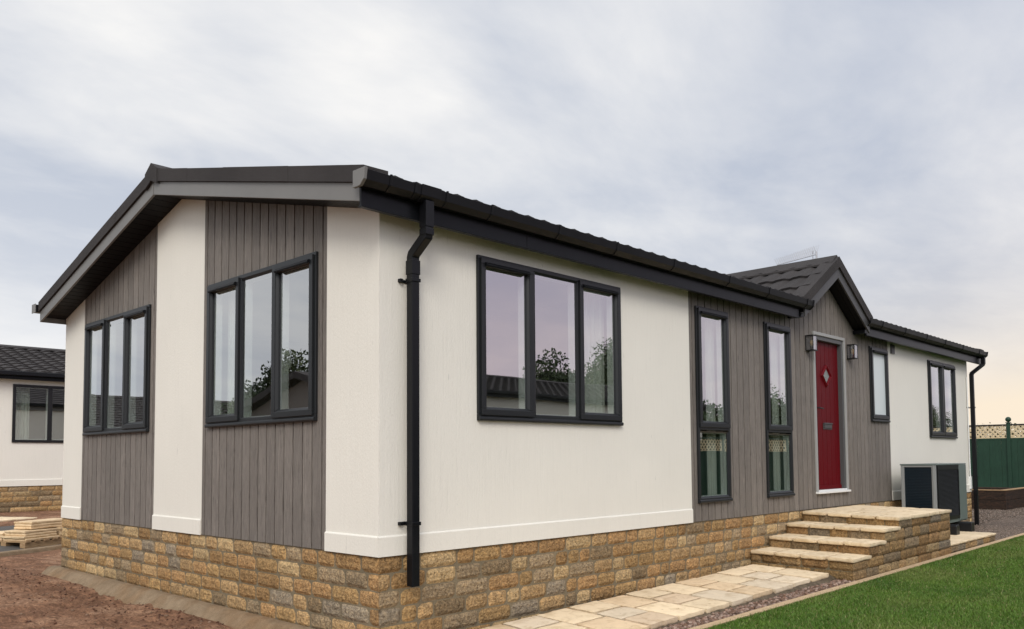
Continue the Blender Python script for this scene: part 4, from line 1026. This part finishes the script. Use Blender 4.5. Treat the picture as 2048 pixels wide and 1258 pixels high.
# ================================================================ HEAT PUMP
hp = thing('heat_pump', 'outdoor heat pump unit with dark fins and black louvred front beside the steps', 'heat pump', (9, -.23, -.458))
def hq(mb, n, mat, **k): o = mb.build(n, mat, hp, **k); o.location = (-9, .23, .458); return o
X0, X1, Y0, Y1, Z0, Z1 = 9.0, 10.33, -.69, -.23, -.318, .53
mb = MB(); mb.box((X0-.01, Y0-.012, Z1-.02), (X1+.01, Y1+.01, Z1)); mb.box((X0, Y0, Z0), (X1, Y1, Z0+.05)); mb.box((X0+.04, Y0+.03, Z0+.05), (X1-.02, Y1-.03, Z1-.02)); hq(mb, 'casing', M_unit, bevel=.004)
mb = MB()
for yy in (Y0, Y0+.045, Y1-.035, Y1-.075): pass
mb.box((X0-.004, Y1-.045, Z0+.05), (X0+.03, Y1, Z1-.02)); mb.box((X0-.004, Y0-.004, Z0+.05), (X0+.03, Y0+.05, Z1-.02)); mb.box((X0-.002, Y0+.05, Z1-.045), (X0+.03, Y1-.045, Z1-.02)); mb.box((X0-.012, Y0+.018, Z0+.05), (X0-.004, Y0+.032, Z1-.02))
hq(mb, 'corner_post', M_uframe, bevel=.003)
mb = MB(); mb.box((X0+.025, Y0+.05, Z0+.05), (X0+.039, Y1-.045, Z1-.045))
for i in range(34): z = Z0+.07+i*(Z1-Z0-.13)/33; mb.box((X0+.006, Y0+.052, z), (X0+.0245, Y1-.047, z+.006))
hq(mb, 'coil', M_fin)
mb = MB(); mb.box((X0+.06, Y0-.001, Z0+.05), (X0+.98, Y0+.029, Z1-.021)); mb.box((X0+.06, Y0-.014, Z1-.085), (X0+.98, Y0-.001, Z1-.021)); mb.box((X0+.06, Y0-.014, Z0+.05), (X0+.98, Y0-.001, Z0+.10)); mb.box((X0+.06, Y0-.016, Z0+.10), (X0+.075, Y0-.001, Z1-.085)); mb.box((X0+.965, Y0-.016, Z0+.10), (X0+.98, Y0-.001, Z1-.085))
for i in range(38):
    z = Z0+.11+i*(Z1-Z0-.20)/37; mb.add([(X0+.075, Y0-.014, z), (X0+.965, Y0-.014, z), (X0+.965, Y0-.002, z+.010), (X0+.075, Y0-.002, z+.010), (X0+.075, Y0-.014, z-.002), (X0+.965, Y0-.014, z-.002), (X0+.965, Y0-.002, z+.007), (X0+.075, Y0-.002, z+.007)], [(0, 1, 2, 3), (4, 7, 6, 5), (0, 4, 5, 1)])
hq(mb, 'fan_grille', M_dark)
mb = MB(); mb.box((X0+.985, Y0-.015, Z0+.02), (X1, Y0+.029, Z1-.021)); hq(mb, 'side_panel', M_unit, bevel=.005)
for xx in (9.33, 10.02):
    mb = MB(); pr = [(-.075, -.458), (.075, -.458), (.068, -.335), (.035, -.320), (-.035, -.320), (-.068, -.335)]
    mb.prism([(xx+a, -.86, z) for a, z in pr], [(xx+a, -.16, z) for a, z in pr]); hq(mb, 'rubber_foot', M_dark, bevel=.008)

# ================================================================ FENCES
def lattice(mb, x, ya, yb, z0, z1, axis='y', w_=.046, pitch=.122, th=.006):
    def pt(u, o, z): return (x+o, u, z) if axis == 'y' else (u, x+o, z)
    n = int((yb-ya+(z1-z0))/pitch)+1
    for sgn, o in ((1, 0), (-1, th+.001)):
        for i in range(-1, n+1):
            s = ya-(z1-z0)+i*pitch if sgn > 0 else ya+i*pitch
            # line u = s + sgn*(z-z0)
            pa, pb = [s, z0], [s+sgn*(z1-z0), z1]
            def clip(p, q_, lim, hi):
                if hi and p[0] > lim:
                    k = (lim-q_[0])/(p[0]-q_[0]); return [lim, q_[1]+(p[1]-q_[1])*k]
                if not hi and p[0] < lim:
                    k = (lim-q_[0])/(p[0]-q_[0]); return [lim, q_[1]+(p[1]-q_[1])*k]
                return p
            if (pa[0] <= ya and pb[0] <= ya) or (pa[0] >= yb and pb[0] >= yb): continue
            A_, B_ = clip(clip(pa, pb, ya, 0), pb, yb, 1), clip(clip(pb, pa, ya, 0), pa, yb, 1)
            if abs(A_[1]-B_[1]) < .004: continue
            h = w_/math.sqrt(2)
            mb.hexa([pt(A_[0]-h, o, A_[1]), pt(A_[0]+h, o, A_[1]), pt(A_[0]+h, o+th, A_[1]), pt(A_[0]-h, o+th, A_[1]), pt(B_[0]-h, o, B_[1]), pt(B_[0]+h, o, B_[1]), pt(B_[0]+h, o+th, B_[1]), pt(B_[0]-h, o+th, B_[1])])
def fence(label, axis, c, ua, ub, zg, ztop, u_post, sp=1.83, group=None):
    root = thing('trellis_fence', label, 'fence', (c, ua, zg) if axis == 'y' else (ua, c, zg), group)
    loc = (-c, -ua, -zg) if axis == 'y' else (-ua, -c, -zg)
    def bx(mb, u0, u1, o0, o1, z0, z1):
        mb.box((c+o0, u0, z0), (c+o1, u1, z1)) if axis == 'y' else mb.box((u0, c+o0, z0), (u1, c+o1, z1))
    posts = [u_post+sp*k for k in range(-30, 30) if ua-.01 <= u_post+sp*k <= ub+.01]
    for u in posts:
        mb = MB(); bx(mb, u-.045, u+.045, -.045, .045, zg-.1, ztop+.03); bx(mb, u-.06, u+.06, -.06, .06, ztop+.03, ztop+.05)
        p = mb.build('post', M_green, root, bevel=.004); p.location = loc
        q_ = MB(); q_.sphere((c, u, ztop+.125) if axis == 'y' else (u, c, ztop+.125), .072, 16); q_.tube([(c, u, ztop+.04) if axis == 'y' else (u, c, ztop+.04), (c, u, ztop+.09) if axis == 'y' else (u, c, ztop+.09)], .022, 8)
        q_.build('ball_finial', M_green, p, smooth=True)
    for a, b in zip(posts[:-1], posts[1:]):
        a2, b2 = a+.0455, b-.0455; mb = MB(); zl = ztop-.385
        bx(mb, a2, b2, -.02, .02, zl-.03, zl+.012); bx(mb, a2, b2, -.015, .015, zg, zg+.06)
        nb_ = 12; pw = (b2-a2)/nb_
        for i in range(nb_): bx(mb, a2+pw*i, a2+pw*(i+1)-.002, -.010-(.008 if i % 2 else 0), .004-(.008 if i % 2 else 0), zg+.06, zl-.03)
        q_ = mb.build('fence_panel', M_green, root); q_.location = loc
        mb = MB(); lattice(mb, c-.006, a2+.02, b2-.02, zl+.012, ztop-.035, axis, *((.046, .122) if axis == 'y' else (.034, .150))); bx(mb, a2, a2+.02, -.010, .010, zl+.012, ztop-.035); bx(mb, b2-.02, b2, -.010, .010, zl+.012, ztop-.035); bx(mb, a2+.02, b2-.02, -.010, .010, zl+.0125, zl+.03)
        q_ = mb.build('trellis', M_lat, root); q_.location = loc
        mb = MB(); bx(mb, a2, b2, -.025, .025, ztop-.035, ztop+.0); q_ = mb.build('top_rail', M_dark if axis == 'y' else M_green, root, bevel=.003); q_.location = loc
fence('green board fence with cream trellis and ball-topped posts at the end of the gravel yard', 'y', 22.0, -5.9, 5.2, -.60, 1.47, 1.50)
fence('long green board fence with cream trellis across the lawn, facing the red door', 'x', -7.0, 2.0, 24.0, -.60, 1.17, 2.0)

def hedge(label, x0, x1, y0, y1, z0, z1, n, seed):
    rs_ = np.random.RandomState(seed); root = thing('hedge', label, 'hedge', ((x0+x1)/2, (y0+y1)/2, z0))
    sz = np.array([x1-x0, y1-y0, z1-z0]); pos = (rs_.rand(n, 3)-.5)*sz; pos[:, 2] += sz[2]/2
    pos += .06*rs_.normal(size=(n, 3)); s = .05*(.6+.8*rs_.rand(n)); a1 = rs_.normal(size=(n, 3)); a1 /= np.linalg.norm(a1, axis=1)[:, None]; a2 = np.cross(a1, rs_.normal(size=(n, 3))); a2 /= np.linalg.norm(a2, axis=1)[:, None]
    V = np.stack([pos-a1*s[:, None]*.9, pos+a2*s[:, None]*.5, pos+a1*s[:, None]*.9, pos-a2*s[:, None]*.5], 1); t = rs_.rand(n)[:, None]
    raw_mesh('foliage', V.reshape(-1, 3), np.arange(n*4), 4, M_leaf, np.array([.03, .04, .015])*(1-t)+np.array([.07, .075, .03])*t, parent=root)
    mb = MB()
    L_ = max(x1-x0, y1-y0); k = int(L_/.5)
    for i in range(k):
        p = ((-L_/2+.5*i+.2, 0) if x1-x0 > y1-y0 else (0, -L_/2+.5*i+.2)); mb.tube([(p[0], p[1], -.1), (p[0]+.03, p[1]+.02, (z1-z0)*.5), (p[0], p[1], (z1-z0)*.85)], [.03, .022, .01], 5)
    mb.build('stems', M_bark, root)
hedge('brown-green hedge showing through the trellis of the end fence', 22.5, 23.1, -5.0, 5.0, -.7, 1.40, 26000, 5)
hedge('clipped dark hedge added behind the long trellis fence to darken its holes', 4.0, 24.0, -8.0, -7.5, -.7, 1.12, 40000, 6)  # hedge added as dark backing, keeping sky out of the reflected trellis holes

# ---- sleeper planter
pl = thing('sleeper_planter', 'raised planter of dark railway sleepers on the gravel in front of the green fence', 'planter', (18, .65, -.62))
px0, px1, py0, py1 = 18.0, 20.2, .65, 2.6
for k, (z0, z1) in enumerate(((-.60, -.385), (-.38, -.165))):
    for (A, B) in (((px0, py0, z0), (px0+.12, py1, z1)), ((px1-.12, py0, z0), (px1, py1, z1)), ((px0+.1205, py0, z0), (px1-.1205, py0+.12, z1)), ((px0+.1205, py1-.12, z0), (px1-.1205, py1, z1))):
        mb = MB(); mb.box(A, B); o = mb.build('sleeper', M_sleep, pl, bevel=.008); o.location = (-18, -.65, .62)
mb = MB(); mb.box((px0-.01, py0-.01, -.164), (px1+.01, py0+.13, -.146)); mb.box((px0-.01, py0+.1305, -.164), (px0+.13, py1, -.146)); o = mb.build('capping', M_timber, pl); o.location = (-18, -.65, .62)
mb = MB(); mb.add([(px0+.1, py0+.1, -.26), (px1-.1, py0+.1, -.26), (px1-.1, py1-.1, -.26), (px0+.1, py1-.1, -.26)], [(0, 1, 2, 3)]); o = mb.build('compost', M_soil, pl, recalc=False); o.location = (-18, -.65, .62)

# ================================================================ PALLETS OF SLABS
PU, PV = Vector((.885, .465)), Vector((-.465, .885))
PO = Vector((.615, 9.62))
def PL(u, v): p = PO+PU*u+PV*v; return (p.x, p.y)
def pq(u0, u1, v0, v1): return [PL(u0, v0), PL(u1, v0), PL(u1, v1), PL(u0, v1)]
def pbx(mb, u0, u1, v0, v1, z0, z1): q_ = pq(u0, u1, v0, v1); mb.hexa([(*p, z0) for p in q_]+[(*p, z1) for p in q_])
def rz_(s): return -.682+.079*s*.9
pal = thing('timber_pallet', 'pale timber pallet on the roadside under the stacked paving slabs', 'pallet', (PO.x, PO.y, -.675))
def pbld(mb, n, mat, **k): o = mb.build(n, mat, pal, **k); o.location = (-PO.x, -PO.y, .675); return o
for v in (0, .37, .74):
    mb = MB(); pbx(mb, 0, 1.3, v, v+.10, -.665, -.575); pbld(mb, 'bearer', M_timber, bevel=.003)
for i in range(8):
    u = i*.172; mb = MB(); pbx(mb, u, u+.095, -.02, .86, -.574, -.552); pbld(mb, 'deck_board', M_timber)
mb = MB()
for u in (0, .6, 1.2): pbx(mb, u, u+.1, -.0, .84, -.685, -.6655)
pbld(mb, 'bottom_board', M_timber)
r7 = random.Random(17)
def stack(u0, u1, v0, v1, z, n, label):
    mb = MB(); zz = z
    for k in range(n):
        j = lambda: .035*(r7.random()-.5); th = .034+.006*r7.random()
        q_ = pq(u0+j(), u1+j(), v0+j(), v1+j()); slab(mb, q_, zz+th, th, r7, (6, 5), .007, col=lum((.66, .50, .31), .8+.3*r7.random())); zz += th+.003
    o = mb.build('slab_stack', M_slab); tag(o, label, 'stack of slabs'); return zz
za = stack(.0, .62, .0, .44, -.551, 4, 'pile of riven sandstone slabs at the near left corner of the pallet')
zb = stack(.66, 1.28, .0, .44, -.551, 4, 'pile of riven sandstone slabs at the near right end of the pallet')
stack(.02, .60, .47, .86, -.551, 3, 'lower pile of sandstone slabs at the back left of the pallet')
stack(.66, 1.28, .47, .86, -.551, 5, 'pile of sandstone slabs at the back right of the pallet')
stack(.16, .98, .06, .40, max(za, zb)+.004, 3, 'three long sandstone slabs lying on top of the front piles')

# ================================================================ OTHER BUNGALOWS
def bungalow(label, x0, x1, y0, y1, zb, zs_, ztop, slope, win, ridge_axis='x', facing='-y', brick=True, wall_mat=None, gable_cl=False, detail=True, group=None):
    """generic neighbour: ridge along ridge_axis"""
    root = thing('neighbour_bungalow', label, 'bungalow', ((x0+x1)/2, (y0+y1)/2, zs_), group)
    loc = (-(x0+x1)/2, -(y0+y1)/2, -zs_)
    def add(mb, n, mat, par=None, **k):
        o = mb.build(n, mat, par or root, **k)
        if par is None: o.location = loc
        return o
    wm = wall_mat or M_white
    if ridge_axis == 'x':
        yr = (y0+y1)/2; hz2 = ztop+slope*(yr-y0)
        P = Pl('L', y0) if facing == '-y' else Pl('B', y1)
        holes = [(a+.03, b-.03, c+.03, d-.03) for a, b, c, d in win]
        mb = MB(); panel(mb, P, x0, x1, zb, lambda u: ztop, holes, -.05, 0)
        Q = Pl('B', y1) if facing == '-y' else Pl('L', y0)
        panel(mb, Q, x0, x1, zb, lambda u: ztop, [], -.05, 0)
        tg = lambda y: ztop+slope*((y-y0) if y < yr else (y1-y))
        for PP in (Pl('G', x0), Pl('E', x1)): panel(mb, PP, y0+.05, y1-.05, zb, tg, [], -.05, 0, (yr,))
        add(mb, 'wall', wm)
        mb = MB(); prof = [(.002, .0), (.019, .0), (.019, .13), (.002, .14)]; mb.prism([P(x0, o, zb+z) for o, z in prof], [P(x1, o, zb+z) for o, z in prof]); add(mb, 'base_band', wm)
        mb = MB(); mb.box((x0+.06, y0+.06, zb), (x1-.06, y1-.06, zb+.02)); mb.box((x0+.06, yr, zb+.02), (x1-.06, yr+.05, ztop)); add(mb, 'interior', M_int)
        s = MB(); rr_ = random.Random(int(abs(x0*7)+abs(y0*3))+1)
        nc = max(1, round((zb-zs_)/.117)); crs = [(zb-.004-(k+1)*(zb-zs_)/nc, zb-.004-k*(zb-zs_)/nc) for k in range(nc)]
        stones(s, P, max(x0, x0), x1, crs, rr_, .24, .44, wrap0=True, wrap1=True, face=-.002, nz=3)
        stones(s, Pl('E', x1), y0, y1, crs, rr_, .24, .44, wrap0=True, wrap1=True, nz=3)
        add(s, 'brick_plinth', M_stone)
        mb = MB(); mb.box((x0+.02, y0+.0135, zs_-.25), (x1-.02, y1-.0135, zb-.003)); add(mb, 'mortar', M_mortar)
        # roof
        ov, eo = .27, .2; mb = MB(); V1 = Vector((0, 1, slope)).normalized(); V2 = Vector((0, -1, slope)).normalized(); ln = (yr-y0+eo)/V1.y
        ze = ztop+.12
        tile_sheet(mb, (x0-ov, y0-eo-.03, ze-.0), (1, 0, 0), V1, x1-x0+2*ov, ln, pitch=.30, su=8, course=.30, amp=.022, step=.03)
        tile_sheet(mb, (x0-ov, y1+eo+.03, ze-.0), (1, 0, 0), V2, x1-x0+2*ov, ln, pitch=.30, su=4, course=.30, amp=.02, step=.03)
        zr = ze+slope*(yr-y0+eo+.03)
        mb.prism([(x0-ov, y0-eo, ze-.04), (x0-ov, yr, zr-.05), (x0-ov, y1+eo, ze-.04)], [(x1+ov, y0-eo, ze-.04), (x1+ov, yr, zr-.05), (x1+ov, y1+eo, ze-.04)])
        rf = add(mb, 'roof', M_roof)
        mb = MB(); A = [(yr-.16, zr-.16*slope+.02), (yr-.16, zr-.16*slope+.04), (yr, zr+.06), (yr+.16, zr-.16*slope+.04), (yr+.16, zr-.16*slope+.02), (yr, zr-.01)]
        mb.prism([(x0-ov-.03, y, z) for y, z in A], [(x1+ov+.03, y, z) for y, z in A]); mb.build('ridge', M_roof, rf)
        for xx in (x0-ov, x1+ov):
            mb = MB()
            for ya, yb in ((y0-eo, yr), (yr, y1+eo)):
                za_, zb_ = (ze-.19, zr-.24) if ya < yr else (zr-.24, ze-.19)
                mb.prism([(xx-.02, ya, za_), (xx+.02, ya, za_), (xx+.02, ya, za_+.17), (xx-.02, ya, za_+.17)], [(xx-.02, yb, zb_), (xx+.02, yb, zb_), (xx+.02, yb, zb_+.17), (xx-.02, yb, zb_+.17)])
            add(mb, 'bargeboard', M_barge)
        for (yy, sg) in ((y0, -1), (y1, 1)):
            mb = MB(); mb.box((x0-ov+.02, yy+sg*.18, ztop-.05), (x1+ov-.02, yy+sg*.20, ztop+.12)); add(mb, 'fascia', M_fascia)
            mb = MB(); mb.box((x0-ov+.02, yy+sg*.001, ztop-.02), (x1+ov-.02, yy+sg*.179, ztop-.01)); add(mb, 'soffit', M_soffit)
            mb = MB(); mb.box((x0-ov-.02, yy+sg*.202, ztop+.03), (x1+ov+.02, yy+sg*.31, ztop+.12)); add(mb, 'gutter', M_gutter, bevel=.012)
        for a, b, c, d in win:
            mb = MB(); ring(mb, P, a, b, c, d, .06, -.05, .03); nsec = 2 if b-a < 1.7 else 3; sw = (b-a)/nsec
            for k in range(1, nsec): pbox(mb, P, a+sw*k-.045, a+sw*k+.045, c+.06, d-.06, -.05, .028)
            wd = add(mb, 'window', M_frame if False else M_dark, bevel=.004)
            for k in range(nsec):
                pane(P, a+sw*k+(.06 if k == 0 else .045), a+sw*(k+1)-(.06 if k == nsec-1 else .045), c+.06, d-.06, wd)
    else:
        xr = (x0+x1)/2
    return root
nb1 = bungalow('white neighbouring bungalow with black window frames across the road', .35, 14.0, 15.5, 21.5, .135, -.42, 2.45, .275, [(1.99, 3.45, 1.065, 2.314), (5.5, 7.3, 1.065, 2.314)])
c_o = curtain('curtain', Pl('L', 15.5), 2.08, 2.36, .75, 2.3, -.14, 'pale curtain at the left side of the neighbouring bungalow window', 4, .02)
op = bungalow('pale bungalow with a dark tiled roof across the lawn, facing the long wall', 8.0, 21.5, -17.0, -10.6, .0, -.6, 2.24, .235, [(9.2, 10.6, .9, 2.0), (18.2, 20.0, .9, 2.05)], facing='+y')
# gable house and low house seen in the gable windows
g1 = thing('neighbour_bungalow', 'grey timber-clad bungalow with its gable end turned to the road', 'bungalow', (-13, 17, -.6))
def g1b(mb, n, mat, par=None, **k):
    o = mb.build(n, mat, par or g1, **k)
    if par is None: o.location = (13, -17, .6)
    return o
mb = MB(); tg = lambda y: 3.0-.26*abs(y-17.0)
panel(mb, Pl('E', -10), 14, 20, 0, tg, [(15.2, 16.6, .9, 2.1)], -.05, 0, (17,)); panel(mb, Pl('L', 14), -18, -10, 0, lambda u: 2.2, [], -.05, 0); g1b(mb, 'wall', M_grey)
mb = MB(); mb.box((-18, 14.05, -.8), (-10.05, 19.95, 0)); g1b(mb, 'brick_plinth', M_mortar)
mb = MB()
for sg in (-1, 1):
    mb.prism([(-9.7, 17, 3.06), (-9.7, 17+sg*3.3, 3.06-.26*3.3), (-9.7, 17+sg*3.3, 3.26-.26*3.3), (-9.7, 17, 3.26)], [(-18.3, 17, 3.06), (-18.3, 17+sg*3.3, 3.06-.26*3.3), (-18.3, 17+sg*3.3, 3.26-.26*3.3), (-18.3, 17, 3.26)])
rf = g1b(mb, 'roof', M_roof)
mb = MB(); ring(mb, Pl('E', -10), 15.17, 16.63, .87, 2.13, .07, -.05, .03); wd = g1b(mb, 'window', M_frame); pane(Pl('E', -10), 15.24, 16.56, .94, 2.06, wd)
mb = MB(); mb.box((-18, 14.1, 0), (-10.3, 19.9, .03)); mb.box((-12.3, 14.1, .03), (-12.2, 19.9, 2.4)); g1b(mb, 'interior', M_int)
bungalow('low dark-clad bungalow far along the road beyond the gable-ended one', -30.0, -6.5, 24.5, 31.3, .1, -.5, 1.62, .36, [(-20, -18.4, .6, 1.4)], wall_mat=M_grey)

# ================================================================ TREES
def tree(label, x, y, z, h, rad, n, seed, leafc=((.018, .032, .010), (.038, .060, .020), (.075, .095, .035)), shape=1.0, group=None, leaf=.10, name='broadleaf_tree'):
    rs_ = np.random.RandomState(seed); rp = random.Random(seed)
    root = thing(name, label, 'tree', (x, y, z), group)
    mb = MB(); th = h*.36
    tp = [Vector((0, 0, -.1)), Vector((.05*h*rp.uniform(-.4, .4), .05*h*rp.uniform(-.4, .4), th*.5)), Vector((.04*h*rp.uniform(-1, 1), .04*h*rp.uniform(-1, 1), th))]
    r0 = h*.028; mb.tube(tp+[tp[-1]+Vector((0, 0, h*.3))], [r0*1.3, r0, r0*.8, r0*.4], 8)
    cl = []
    for i in range(13):
        a_ = i*2.4+rp.random(); e = .15+1.0*rp.random(); L_ = rad*(.55+.5*rp.random()); p0 = tp[-1]+Vector((0, 0, rp.uniform(-.12, .28)*h))
        d = Vector((math.cos(a_)*math.cos(e), math.sin(a_)*math.cos(e), math.sin(e)*shape)); p1 = p0+d*L_*.5+Vector((0, 0, .05*h)); p2 = p0+d*L_+Vector((0, 0, .10*h))
        mb.tube([p0, p1, p2], [r0*.45, r0*.25, r0*.08], 5)
        for k in range(5): cl.append((p1.lerp(p2, .3+.9*rp.random())+Vector((rp.gauss(0, .16), rp.gauss(0, .16), rp.gauss(0, .14)))*rad, rad*(.20+.20*rp.random())))
    for k in range(16): cl.append((tp[-1]+Vector((rp.gauss(0, .25)*rad, rp.gauss(0, .25)*rad, h*(.2+.35*rp.random()))), rad*(.18+.16*rp.random())))
    mb.build('trunk', M_bark, root, smooth=True)
    ci = rs_.randint(0, len(cl), n); C0 = np.array([c[0][:] for c in cl])[ci]; rr0 = np.array([c[1] for c in cl])[ci]
    dv = rs_.normal(size=(n, 3)); dv /= np.linalg.norm(dv, axis=1)[:, None]; pos = C0+dv*(rr0*(rs_.rand(n)**.45))[:, None]
    s = leaf*(.6+.8*rs_.rand(n)); a1 = rs_.normal(size=(n, 3)); a1 /= np.linalg.norm(a1, axis=1)[:, None]; a2 = np.cross(a1, rs_.normal(size=(n, 3))); a2 /= np.linalg.norm(a2, axis=1)[:, None]
    V = np.stack([pos-a1*s[:, None]*.9, pos+a2*s[:, None]*.45, pos+a1*s[:, None]*.9, pos-a2*s[:, None]*.45], 1)
    LC = np.array(leafc); cidx = rs_.rand(len(cl)); t = np.clip(cidx[ci]*.7+.3*rs_.rand(n), 0, 1)[:, None]
    c = np.where(t < .5, LC[0]*(1-2*t)+LC[1]*2*t, LC[1]*(2-2*t)+LC[2]*(2*t-1))
    raw_mesh('crown', V.reshape(-1, 3), np.arange(n*4), 4, M_leaf, c, parent=root)
    return root
tg_ = 'trees behind the bungalow across the lawn'
k = 0
tl = [(24.6, -19, 5.7, 1.9, 'bushy tree just right of the pale bungalow roof'), (31.5, -22, 6.6, 2.9, 'tallest broad tree beyond the end of the pale bungalow'), (46, -25, 3.9, 2.4, 'low spreading tree behind the long trellis fence'),
      (55, -26, 4.2, 3.0, 'broad low tree further along the trellis fence'), (66, -30, 5.9, 3.4, 'distant rounded tree near the far end of the lawn'), (84, -31, 5.6, 3.8, 'second farthest tree of the row beyond the lawn'), (108, -32, 6.6, 4.4, 'farthest tree of the row beyond the lawn')]
for (x, y, h, rd_, lb) in tl:
    tree(lb, x, y, -.8, h, rd_, 34000 if k < 2 else 14000, 40+k, group=tg_, leaf=.085 if k < 2 else .12); k += 1
tree('dark leafy tree between the two roadside bungalows', -12.6, 22.6, -.8, 4.9, 1.7, 24000, 77, leaf=.08)
# bare twiggy shrub showing over the end fence
bt = thing('bare_shrub', 'bare twiggy shrub whose branch tips show above the green fence', 'shrub', (34, 5.6, -.8)); mb = MB(); rp = random.Random(3)
for i in range(26):
    a_ = rp.random()*6.28; p = Vector((0, 0, 0)); pts_ = [p]; d = Vector((math.cos(a_)*.35, math.sin(a_)*.35, 1)).normalized()
    for k in range(5):
        d = (d+Vector((rp.gauss(0, .16), rp.gauss(0, .16), .05))).normalized(); p = p+d*.56; pts_.append(p.copy())
    mb.tube(pts_, [.022, .018, .014, .010, .007, .003], 4)
    for k in (2, 3, 4):
        d2 = (d+Vector((rp.gauss(0, .5), rp.gauss(0, .5), .2))).normalized(); mb.tube([pts_[k], pts_[k]+d2*.5], [.009, .003], 4)
mb.build('branches', M_bark, bt)
sc.cycles.max_bounces = 8; sc.cycles.transparent_max_bounces = 12
